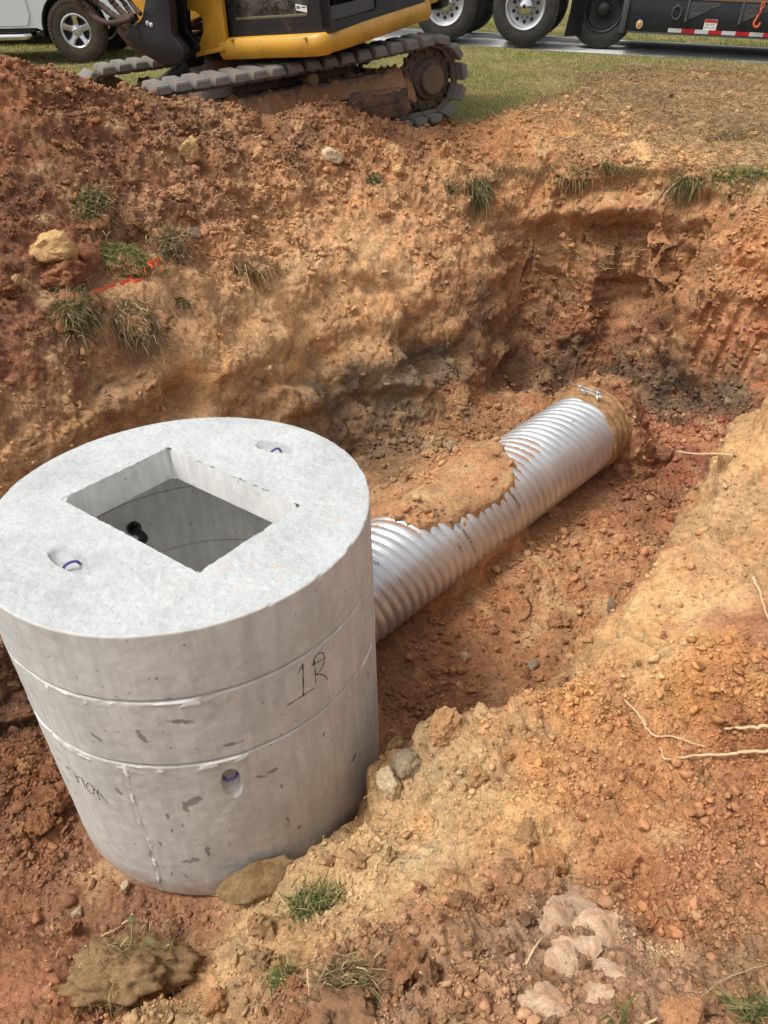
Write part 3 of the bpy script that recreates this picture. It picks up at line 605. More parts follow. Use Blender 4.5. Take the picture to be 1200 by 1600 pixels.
def ring_part(name, z0, z1, dz, mat, ztop_open=False, recess=None):
    zs = np.arange(z0+.006, z1-.005, dz); prof = [(RB-.008, z0), (RB-.002, z0+.002)] + [(RB, z) for z in zs] + [(RB-.002, z1-.003)]
    if not ztop_open: prof += [(RB-.008, z1), (RI+.01 if z1 < 1 else RI, z1), (RI, z1-.01), (RI, (z0+z1)/2), (RI, z0+.002), (RI+.005, z0)]
    else: prof += [(RB-.006, z1-.0008)]
    pr = np.array(prof); n = len(pr)
    R = np.repeat(pr[:, 0][:, None], NTH, 1); Z = np.repeat(pr[:, 1][:, None], NTH, 1); T = np.repeat(TH[None, :], n, 0)
    outer = R > RB-.05
    nz = rnoise(T.ravel(), Z.ravel()).reshape(R.shape)
    V0 = np.stack([(R*np.cos(T)).ravel(), (R*np.sin(T)).ravel(), Z.ravel()], 1)
    sc, mo, ck, rub, ds, seamk, nn = attrs_for(V0)
    dr = nz + (.0035*mo - .003*np.clip(ck, 0, 1)).reshape(R.shape)
    chip = np.clip(fbm(V0*9, 3, s=121)-.42, 0, 1).reshape(R.shape)*np.exp(-((Z-z1)/.012)**2)*.03
    if ztop_open:                                   # the bite out of the slab's left rim
        q = hit_top(25, 778); tq = math.atan2(q[1], q[0]); chip = chip + .012*np.exp(-(((T-tq+math.pi) % (2*math.pi)-math.pi)/.09)**2)*np.exp(-((Z-z1)/.02)**2)
    dr = dr - chip
    if name == 'base_section':                       # the lifting pocket
        du = ((T-LP_TH+math.pi) % (2*math.pi)-math.pi)*RB; dv = Z-LP_Z
        w = .036*np.clip(1-(np.clip(-dv, 0, 1)/.095)**2.2, 0, 1)**.5*np.where(dv > 0, np.sqrt(np.clip(1-(dv/.075)**2, 0, 1)), 1)
        k = np.clip((w-np.abs(du))/.010, 0, 1)*(w > 0)
        dep = .062*np.clip((dv+.10)/.15, 0, 1)**.7
        dr = dr - k*dep
    R2 = R + np.where(outer, dr, 0)
    V = np.stack([(R2*np.cos(T)).ravel(), (R2*np.sin(T)).ravel(), Z.ravel()], 1)
    idn = np.arange(n*NTH).reshape(n, NTH); nx = np.roll(idn, -1, 1)
    rows = range(n-1) if ztop_open else range(n)
    F = np.concatenate([np.stack([idn[i], nx[i], nx[(i+1) % n], idn[(i+1) % n]], 1) for i in rows])
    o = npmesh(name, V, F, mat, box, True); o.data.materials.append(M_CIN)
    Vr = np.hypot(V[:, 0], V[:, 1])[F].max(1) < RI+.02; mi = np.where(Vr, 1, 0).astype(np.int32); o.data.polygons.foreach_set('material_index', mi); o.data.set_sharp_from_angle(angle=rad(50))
    vattr(o, 'scuff', sc); vattr(o, 'mortar', mo); vattr(o, 'crack', ck); vattr(o, 'soilrub', rub)
    return o, R2[-1], Z[-1]
base_sec, _, _ = ring_part('base_section', 0, J2-.002, .006, M_CSIDE)
riser, _, _ = ring_part('riser_ring', J2+.002, J1-.002, .007, M_CSIDE)
slab, rimR, rimZ = ring_part('top_slab', J1+.002, H_BOX, .007, M_CSIDE, ztop_open=True)
# ---- top face of the slab with the grate opening and two lifting pockets
CORN = [hit_top(*q)[:2] for q in ((262, 700), (468, 790), (310, 895), (95, 780))]
PK = [((402, 692), (458, 707), 12), ((82, 857), (138, 896), 17)]
pockets = []
for (a, b, wpx) in PK:
    A = hit_top(*a)[:2]; B = hit_top(*b)[:2]; c = (A+B)/2; ax = (B-A)/2; L = np.linalg.norm(ax)
    pockets.append((c, ax/L, L, .040))
rim2 = np.stack([rimR*np.cos(TH), rimR*np.sin(TH)], 1)
step = 2; pts = []; edges = []
def loop(P, base):
    n = len(P); return [(base+i, base+(i+1) % n) for i in range(n)]
pts += list(rim2); edges += loop(rim2, 0)
cor = np.array(CORN); rl = []
for i in range(4):
    A, B = cor[i], cor[(i+1) % 4]; n = int(np.linalg.norm(B-A)/.008); t = np.linspace(0, 1, n, endpoint=False)[:, None]
    q = A+(B-A)*t; nrm = np.array([-(B-A)[1], (B-A)[0]]); nrm = nrm/np.linalg.norm(nrm)
    q3 = np.stack([q[:, 0], q[:, 1], 0*q[:, 0]], 1); q = q + nrm*((.0010*fbm(q3*30, 3, s=131)-.003*np.clip(fbm(q3*14, 2, s=133)-.45, 0, 1))*np.clip(np.minimum(t, 1-t)*20, 0, 1)[:, 0])[:, None]
    rl += list(q)
rl = np.array(rl); nb = len(pts); pts += list(rl); edges += loop(rl, nb)
ell = []
for (c, ax, L, W) in pockets:
    nrm = np.array([-ax[1], ax[0]])
    for k in (1.06, .98, .90, .78, .62, .45, .25):
        n = int(90*k)+10; a = 2*np.pi*np.arange(n)/n
        ell.append(c+np.cos(a)[:, None]*ax*L*k+np.sin(a)[:, None]*nrm*W*k*(1-.25*np.cos(a)[:, None]))
for q in ell: pts += list(q)
g = np.arange(-.76, .76, .0095); gx2, gy2 = np.meshgrid(g, g); gp = np.stack([gx2.ravel(), gy2.ravel()], 1) + RNG.uniform(-.003, .003, (gx2.size, 2))
okm = np.hypot(gp[:, 0], gp[:, 1]) < RB-.016
def in_rect(P, grow):
    c = cor.mean(0); e0 = (cor[1]-cor[0]); e1 = (cor[2]-cor[1]); l0, l1 = np.linalg.norm(e0), np.linalg.norm(e1); q = P-c
    return (np.abs(q@e0/l0) < l0/2+grow) & (np.abs(q@e1/l1) < l1/2+grow)
okm &= ~in_rect(gp, .006)
for (c, ax, L, W) in pockets:
    nrm = np.array([-ax[1], ax[0]]); q = gp-c; okm &= ((q@ax)/(L*1.12))**2+((q@nrm)/(W*1.25))**2 > 1
pts += list(gp[okm])
_v, _e2, _f2, *_q = delaunay_2d_cdt([Vector(p) for p in pts], edges, [], 0, 1e-7)
vv = np.array([[v.x, v.y] for v in _v])
fa = [f for f in _f2 if not in_rect(vv[list(f)].mean(0)[None], -.003)[0] and np.hypot(*vv[list(f)].mean(0)) < RB]
z = np.zeros(len(vv)); v3 = np.stack([vv[:, 0], vv[:, 1], z], 1); rr_ = np.hypot(vv[:, 0], vv[:, 1])
edgek = sstep(0, .02, (np.interp(np.arctan2(vv[:, 1], vv[:, 0]) % (2*np.pi), TH, rimR)-rr_))
z += edgek*(.0022*fbm(v3*7, 3, s=141)+.0028*fbm(v3*38, 3, s=143)+.001) - .0008
for (c, ax, L, W) in pockets:
    nrm = np.array([-ax[1], ax[0]]); q = vv-c; u = (q@ax)/L; w = (q@nrm)/(W*(1-.25*np.clip(u, -1, 1))); r = np.sqrt(u*u+w*w)
    z -= np.where(r < 1, .058*np.clip((1-r)/.32, 0, 1)**.55*(.75+.25*u), 0)
V = np.stack([vv[:, 0], vv[:, 1], H_BOX+z], 1).tolist(); F = [list(f) for f in fa]
ri = [i for i in range(len(vv)) if False]
# reveal of the opening (goes down through the slab), underside and recess
m0 = len(V); DZ = .150
top_idx = []
for p in rl:
    k = int(np.argmin(((vv-p)**2).sum(1))); top_idx.append(k)
for p in rl: V.append([p[0], p[1], H_BOX-DZ])
n = len(rl)
for i in range(n): F.append([top_idx[i], top_idx[(i+1) % n], m0+(i+1) % n, m0+i])
m1 = len(V)
for a in TH[::6]: V.append([RI*math.cos(a), RI*math.sin(a), H_BOX-DZ])
m2 = len(V)
for a in TH[::6]: V.append([RI*math.cos(a), RI*math.sin(a), J1+.002])
m3 = len(V)
for a in TH[::6]: V.append([(RB-.008)*math.cos(a), (RB-.008)*math.sin(a), J1+.002])
nn_ = len(TH[::6])
for i in range(nn_):
    j = (i+1) % nn_; F.append([m1+i, m1+j, m2+j, m2+i]); F.append([m2+i, m2+j, m3+j, m3+i])
up_ = [Vector((V[m0+i][0], V[m0+i][1])) for i in range(n)] + [Vector((V[m1+i][0], V[m1+i][1])) for i in range(nn_)]
_v5, _e5, _f5, *_ = delaunay_2d_cdt(up_, [(i, (i+1) % n) for i in range(n)]+[(n+i, n+(i+1) % nn_) for i in range(nn_)], [], 0, 1e-7)
m4 = len(V)
for v in _v5: V.append([v.x, v.y, H_BOX-DZ])
for f in _f5:
    c = np.mean([[_v5[i].x, _v5[i].y] for i in f], 0)
    if not in_rect(c[None], -.003)[0]: F.append([m4+i for i in f])
me = bpy.data.meshes.new('slab_face'); me.from_pydata(V, [], F); me.update()
face = link('slab_face', me, M_CTOP, slab, True); me.set_sharp_from_angle(angle=rad(40))
Vn = np.array(V); stn = np.zeros(len(Vn))
for (px, py, r) in ((430, 870, .16), (400, 900, .14), (470, 850, .12), (530, 790, .12), (560, 870, .10), (300, 930, .10), (80, 735, .06), (380, 880, .12)):
    q = hit_top(px, py); stn = np.maximum(stn, np.exp(-(((Vn[:, :2]-q[:2])**2).sum(1))/r**2))
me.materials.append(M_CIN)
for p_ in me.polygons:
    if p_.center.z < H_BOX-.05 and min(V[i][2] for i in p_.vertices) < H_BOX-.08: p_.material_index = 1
vattr(face, 'stain', stn*(Vn[:, 2] > H_BOX-.02))
# floor inside the box
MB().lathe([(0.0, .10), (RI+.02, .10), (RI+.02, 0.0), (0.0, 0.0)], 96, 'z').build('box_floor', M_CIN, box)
# ---- purple lifting loops in the three pockets
mr = NT('purple_rope'); w = mr.node('ShaderNodeTexWave'); w.inputs['Scale'].default_value = 60; w.inputs['Distortion'].default_value = 0
M_ROPE = mr.done(mr.mix(w.outputs['Fac'], srgb(62, 52, 120), srgb(128, 118, 186)), .7, 0, mr.bump(w.outputs['Fac'], .6, .002))
for (c, ax, L, W) in pockets:
    nrm = np.array([-ax[1], ax[0]]); a0 = c+nrm*W*.72+ax*L*.05; b0 = c-nrm*W*.75-ax*L*.12; mid = (a0+b0)/2
    P = catmull([(a0[0], a0[1], H_BOX-.03), (a0[0]*.7+mid[0]*.3, a0[1]*.7+mid[1]*.3, H_BOX-.014), (mid[0], mid[1], H_BOX-.010), (b0[0]*.7+mid[0]*.3, b0[1]*.7+mid[1]*.3, H_BOX-.018), (b0[0], b0[1], H_BOX-.04)], 6)
    MB().tube(P, .0052, 8).build('lifting_loop', M_ROPE, slab)
P = []
for t in np.linspace(-1, 1, 13):
    a = LP_TH+t*.034/RB; r = RB-.008-.034*abs(t)**3*1.0; P.append((r*math.cos(a), r*math.sin(a), LP_Z+.005+.006*t))
MB().tube(P, .0062, 8).build('lifting_loop', M_ROPE, base_sec)
# ---- black plastic climbing step on the inner wall
mp_ = NT('black_plastic'); M_BPL = mp_.done(srgb(28, 28, 30), .38, 0, mp_.bump(mp_.noise(90, 2), .1, .001))
q = hit_box(208, 824, RI, True); tq = math.atan2(q[1], q[0])
er = np.array([math.cos(tq), math.sin(tq), 0]); et = np.array([-er[1], er[0], 0])
def L3(t, d, h): return tuple(er*(RI-d)+et*t+np.array([0, 0, q[2]+h]))
b = MB(); sg = 1
b.tube(catmull([L3(0, -.02, 0), L3(0, .05, 0), L3(.0, .11, 0), L3(.02, .135, 0), L3(.10, .15, 0), L3(.27, .15, 0), L3(.30, .14, 0), L3(.31, .10, 0), L3(.31, -.02, 0)], 4), .019, 10)
for k in range(9): b.tube([L3(.05+k*.025, .14, -.02), L3(.05+k*.025, .14, .02)], .010, 6)
b.tube([L3(0, .0, 0), L3(0, .02, 0)], .034, 14); b.tube([L3(.31, 0, 0), L3(.31, .02, 0)], .034, 14)
b.build('climbing_step', M_BPL, box)
# ---- marker writing on the sides
mk_ = NT('black_marker'); M_MARK = mk_.done(srgb(34, 33, 34), .8)
def stroke(mb, px_pts, hitf, w=.0035, lift=.0022, n=4):
    P = catmull([hitf(*p) for p in px_pts], n); P = [np.array(p) for p in P]
    L, R = [], []
    for i, p in enumerate(P):
        d = P[min(i+1, len(P)-1)]-P[max(i-1, 0)]; nr = np.array([p[0], p[1], 0]); nr = nr/np.linalg.norm(nr)
        s = np.cross(nr, d); s = s/(np.linalg.norm(s)+1e-9); ww = w*(.75+.35*math.sin(i*1.7))
        L.append(tuple(p+nr*lift+s*ww/2)); R.append(tuple(p+nr*lift-s*ww/2))
    V = L+R; m = len(L); mb.mesh(V, [(i, i+1, m+i+1, m+i) for i in range(m-1)])
b = MB()
z1 = lambda x, y: (420+x*.15, 980+y*.15)          # from the enlarged view
for s_pts in ([(305, 475), (325, 430), (352, 375)], [(352, 375), (355, 540), (358, 715)], [(190, 812), (330, 725), (470, 632)],
              [(472, 330), (480, 450), (486, 578)], [(455, 400), (475, 320), (515, 270), (560, 268), (580, 320), (560, 400), (520, 465), (490, 492)], [(490, 492), (540, 490), (580, 505), (612, 540)], [(452, 395), (510, 360), (575, 325)]):
    stroke(b, [z1(*p) for p in s_pts], hit_box, .0048 if s_pts[0][0] in (190, 352) else .0038)
b.build('marker_writing', M_MARK, riser, smooth=False)
b = MB(); z2 = lambda x, y: (40+x/6.0, 1120+y/6.0)
for s_pts in ([(385, 465), (430, 545)], [(382, 462), (425, 490)], [(450, 515), (500, 618)], [(500, 618), (485, 560), (530, 570)], [(530, 570), (565, 670)],
              [(625, 640), (590, 618), (572, 640), (600, 700), (640, 715), (640, 670), (622, 640)], [(690, 685), (672, 700), (700, 775)], [(640, 668), (700, 720), (775, 808)], [(335, 500), (400, 590), (415, 598)], [(418, 640), (470, 715), (480, 718)], [(285, 285), (335, 340)], [(300, 380), (345, 430)]):
    stroke(b, [z2(*p) for p in s_pts], hit_box, .0042)
b.build('marker_writing', M_MARK, base_sec, smooth=False)

# ================================================================ THE CORRUGATED PIPE
mm = NT('corrugated_steel')
nn1 = mm.noise(5, 4, .6); nn2 = mm.noise(70, 3, .6); du = mm.attr('dust', 'Fac'); dnz = mm.noise(42, 5, .7)
dm = mm.ramp(mm.math('ADD', mm.math('MULTIPLY', du, .8), mm.math('MULTIPLY', dnz, .5)), [(.58, 0.0), (.80, 1.0)])
bc = mm.mix(mm.ramp(nn1, [(.3, 0.0), (.7, 1.0)]), (.54, .545, .55), (.74, .745, .75)); bc = mm.mix(dm, bc, srgb(158, 112, 74))
M_PIPE = mm.done(bc, mm.math('ADD', mm.ramp(nn2, [(.3, .30), (.7, .42)]), mm.math('MULTIPLY', dm, .5)), mm.math('MULTIPLY', mm.math('SUBTRACT', 1.0, dm), .76), mm.bump(nn2, .08, .002))
_side = Vector(np.cross(PD, [0, 0, 1])); _side.normalize(); _pup = _side.cross(Vector(PD)); _pup.normalize()
MPIPE = Matrix(((_side.x, PD[0], _pup.x, PA[0]), (_side.y, PD[1], _pup.y, PA[1]), (_side.z, PD[2], _pup.z, PA[2]), (0, 0, 0, 1)))
pipe = bpy.data.objects.new('corrugated_pipe', None); COL.objects.link(pipe); pipe.matrix_world = MPIPE
tag(pipe, 'silver corrugated metal drain pipe lying on the pit floor half under soil', 'pipe')
PIT, AMP = .0675, .0078
def pipe_r(s, a):
    ph = s/PIT + 8*a/(2*np.pi); f = ph-np.floor(ph); c = np.abs(np.sin(np.pi*f))
    lock = ph/8.0; lf = np.abs(lock-np.round(lock))*8*PIT
    return PR - AMP + 2*AMP*c**.8 + .0035*np.exp(-((lf-.008)/.0035)**2) - .002*np.exp(-(lf/.003)**2)
S0, S1 = -.36, 2.66
sr = np.arange(S0, S1+.001, .0052); ar = 2*np.pi*np.arange(176)/176
SS, AA = np.meshgrid(sr, ar, indexing='ij'); RR = pipe_r(SS, AA)
V = np.stack([RR*np.cos(AA), SS, RR*np.sin(AA)], -1).reshape(-1, 3); ni, nj = SS.shape
idn = np.arange(ni*nj).reshape(ni, nj); nx = np.roll(idn, -1, 1)
F = np.stack([idn[:-1], nx[:-1], nx[1:], idn[1:]], -1).reshape(-1, 4)
tube = npmesh('pipe_wall', V, F, M_PIPE, pipe, True)
lat = -V[:, 0]                                     # towards the far side
tbv = np.interp(V[:, 1], bs[:-1], bt[:-1]); dd = (lat-tbv); endk = (V[:, 1] < bs[-2]+.15)
V3 = V.copy(); ang = np.arctan2(V[:, 2], V[:, 0])
dust = np.clip(1-np.abs(np.clip(-dd, 0, 1))/.09, 0, 1)*endk*(.38+.42*((V[:, 0]**2+V[:, 2]**2) < PR*PR))*(V[:, 2] > 0)
rib = (V[:, 0]**2+V[:, 2]**2 < (PR-.001)**2)
dust = np.maximum(dust, .30*np.clip(.5+V[:, 2]/PR, 0, 1)*(lat > -.10)*rib*(.6+.5*fbm(V*3, 2, s=151)))
dust = np.maximum(dust, np.clip((-V[:, 2]-.20)/.10, 0, 1)*.7)
dust = np.maximum(dust, np.clip((V[:, 1]-2.60)/.1, 0, 1)*.3)
vattr(tube, 'dust', dust)
mb2 = NT('muddy_band'); nb_ = mb2.noise(14, 5, .7); M_BAND = mb2.done(mb2.mix(mb2.ramp(nb_, [(.35, 0.0), (.62, 1.0)]), srgb(112, 84, 56), srgb(176, 132, 88)), .92, 0, mb2.bump(mb2.noise(40, 5, .7), .8, .012))
b = MB(); prof = [(PR-.004, S1-.16), (PR+.012, S1-.16)] + [(PR+.016+.006*math.sin(k*1.3), S1-.155+k*.014) for k in range(15)] + [(PR+.02, S1+.06), (PR-.004, S1+.06)]
b.lathe(prof, 96, 'y'); band = b.build('coupling_band', M_BAND, pipe)
mg = NT('bright_bolt'); M_BOLT = mg.done(srgb(200, 200, 198), .3, .9)
for k, (dy, x0) in enumerate(((-.10, .02), (-.055, -.03))):
    b = MB(); zt = PR+.045
    for (xx) in (-.055, .055): b.box((x0+xx-.012, S1+dy-.012, PR+.0), (x0+xx+.012, S1+dy+.012, zt+.008), bev=.002)
    b.tube([(x0-.10, S1+dy, zt), (x0+.10, S1+dy, zt)], .0065, 8)
    for xx in (-.078, .07): b.tube([(x0+xx, S1+dy, zt), (x0+xx+.014, S1+dy, zt)], .013, 6)
    b.build('band_bolt', M_BOLT, band, smooth=False)
# ink stamps round the pipe
def text_mesh(txt, size):
    cu = bpy.data.curves.new('txt', 'FONT'); cu.body = txt; cu.size = size; cu.resolution_u = 3
    o = bpy.data.objects.new('txt', cu); COL.objects.link(o); bpy.context.view_layer.update()
    me = bpy.data.meshes.new_from_object(o.evaluated_get(bpy.context.evaluated_depsgraph_get())); bpy.data.objects.remove(o); bpy.data.curves.remove(cu)
    bm = bmesh.new(); bm.from_mesh(me); bmesh.ops.triangulate(bm, faces=bm.faces[:])
    for _ in range(2):
        es = [e for e in bm.edges if e.calc_length() > size*.22]
        if es: bmesh.ops.subdivide_edges(bm, edges=es, cuts=1); bmesh.ops.triangulate(bm, faces=bm.faces[:])
    V = np.array([v.co[:] for v in bm.verts]); F = [[v.index for v in f.verts] for f in bm.faces]; bm.free(); bpy.data.meshes.remove(me); return V, F
def stamp(txt, size, px, py, rot=0.0, flip=False, sx=1.0):
    p, s, t = hit_pipe(px, py); lp = np.array(MPIPE.inverted() @ Vector(p)); a0 = math.atan2(lp[2], lp[0])
    V, F = text_mesh(txt, size); V[:, 0] *= sx; c, sn = math.cos(rot), math.sin(rot)
    u = V[:, 0]*c-V[:, 1]*sn; v = V[:, 0]*sn+V[:, 1]*c
    a = a0 - u/PR; hel = -8*(a-a0)/(2*math.pi)*PIT; S = lp[1] + v + hel; r = pipe_r(S, a)+.0012
    W = np.stack([r*np.cos(a), S, r*np.sin(a)], 1)
    me = bpy.data.meshes.new('pipe_print'); me.from_pydata(W.tolist(), [], F); me.update(); link('pipe_print', me, M_MARK, tube)
stamp('ALUMINIZED', .030, 793, 768, sx=.85)
stamp('CASTING MADE IN U.S.A.', .034, 693, 806, sx=.85)
stamp('TYPE 2', .026, 712, 850, sx=.85)
stamp('16', .040, 584, 884, rot=rad(60))
stamp('16', .024, 893, 660, rot=rad(60))
print('box+pipe', round(time.time()-T0, 1))
# ================================================================ MATERIALS OF THE MACHINES
def paint(name, base, rough=.4, metal=0.0, dirt=.3, dirtc=(150, 105, 70), spots=True, scale=6.0, scr=0.0):
    m = NT(name); n1 = m.noise(scale, 5, .65); n2 = m.noise(scale*9, 4, .7)
    f = m.ramp(m.math('ADD', m.math('MULTIPLY', n1, .65), m.math('MULTIPLY', n2, .35)), [(.62-dirt*.45, 0.0), (.78-dirt*.35, min(1, dirt*1.5))])
    c = m.mix(f, base, srgb(*dirtc))
    if spots:
        v = m.voro(scale*9); s = m.math('LESS_THAN', v, .13); c = m.mix(m.math('MULTIPLY', s, .55), c, srgb(*dirtc))
    if scr > 0: c = m.mix(m.ramp(m.noise(scale*4, 6, .8, dist=1), [(.60, 0.0), (.66, scr)]), c, srgb(150, 145, 138))
    r = m.math('ADD', rough, m.math('MULTIPLY', f, .45), clamp=True)
    return m.done(c, r, metal, m.bump(n2, .15, .003))
M_YEL = paint('yellow_paint', srgb(204, 152, 50), .40, dirt=.30, dirtc=(120, 84, 50))
M_BLK = paint('black_paint', srgb(22, 22, 24), .5, dirt=.20, dirtc=(96, 76, 58), scr=.12)
M_BLKD = paint('muddy_black_steel', srgb(44, 42, 42), .55, dirt=.5, dirtc=(134, 98, 68), scr=.3)
M_MUDST = paint('muddy_steel', srgb(84, 72, 62), .7, dirt=.5, dirtc=(118, 94, 72), scr=.2)
M_CABB = paint('cab_black', srgb(32, 33, 34), .42, dirt=.18, dirtc=(140, 120, 96))
M_HOSE = paint('muddy_hose', srgb(42, 34, 30), .7, dirt=.5, dirtc=(88, 58, 40))
M_RPAD = paint('rubber_pad', srgb(104, 103, 100), .75, dirt=.36, dirtc=(150, 126, 100), scr=.6, scale=7)
M_SOILP = paint('packed_soil', srgb(134, 104, 76), .95, dirt=.5, dirtc=(120, 74, 44))
M_RUB = paint('tyre_rubber', srgb(46, 45, 44), .85, dirt=.28, dirtc=(108, 94, 78), scale=9)
M_RUBM = paint('muddy_tyre_rubber', srgb(58, 52, 46), .9, dirt=.45, dirtc=(96, 80, 64), scale=9)
M_ALU = paint('polished_rim', srgb(198, 198, 200), .28, .85, dirt=.12, spots=False)
M_WRIM = paint('white_rim', srgb(206, 206, 206), .4, .25, dirt=.12, spots=False)
M_CHR = paint('chrome', srgb(215, 215, 218), .1, 1.0, dirt=.04, spots=False)
M_DKGLASS = NT('dark_glass').done(srgb(26, 28, 30), .08, 0, spec=.8)
mgl = NT('dusty_cab_glass'); _d = mgl.math('ADD', mgl.math('MULTIPLY', mgl.noise(7, 5, .7), .6), mgl.math('MULTIPLY', mgl.noise(60, 4, .7), .4))
M_GLASS = mgl.done(mgl.mix(mgl.ramp(_d, [(.45, 0.0), (.66, .75)]), srgb(30, 33, 34), srgb(128, 124, 108)), mgl.ramp(_d, [(.45, .08), (.6, .5)]), 0, spec=.7)
M_WHT = paint('white_body', srgb(208, 212, 216), .25, dirt=.06, spots=False)
M_GREY = paint('grey_plastic', srgb(70, 72, 74), .6, dirt=.1)
M_RED = NT('red_plain').done(srgb(178, 28, 34), .35); M_SLV = NT('silver_plain').done(srgb(206, 206, 206), .3, .2)
M_LBL = NT('white_label').done(srgb(228, 228, 224), .5); M_INK = NT('black_ink').done(srgb(30, 30, 32), .6); M_AMB = NT('amber_lens').done(srgb(226, 138, 38), .2)
M_ORG = NT('red_label').done(srgb(206, 52, 40), .5)
M_TRL = paint('trailer_black', srgb(28, 30, 36), .35, dirt=.14, dirtc=(96, 88, 82), scale=4)
M_ORH = paint('orange_hook', srgb(206, 92, 52), .5, dirt=.2)

def frame(yaw, up=(0, 0, 1), loc=(0, 0, 0)):
    z = Vector(up).normalized(); x = Vector((math.cos(yaw), math.sin(yaw), 0)); x = (x-z*x.dot(z)).normalized(); y = z.cross(x)
    return Matrix(((x.x, y.x, z.x, loc[0]), (x.y, y.y, z.y, loc[1]), (x.z, y.z, z.z, loc[2]), (0, 0, 0, 1)))
def root(name, M, **kw):
    o = bpy.data.objects.new(name, None); COL.objects.link(o); o.matrix_world = M; return tag(o, **kw)
def onplane(M, px, py, axis, val):
    """a photo point on the plane (local axis = val) of a machine's own frame"""
    Mi = M.inverted(); o = np.array(Mi @ Vector(ORG)); d = np.array(Mi.to_3x3() @ Vector(ray(px, py))); return o+d*((val-o[axis])/d[axis])

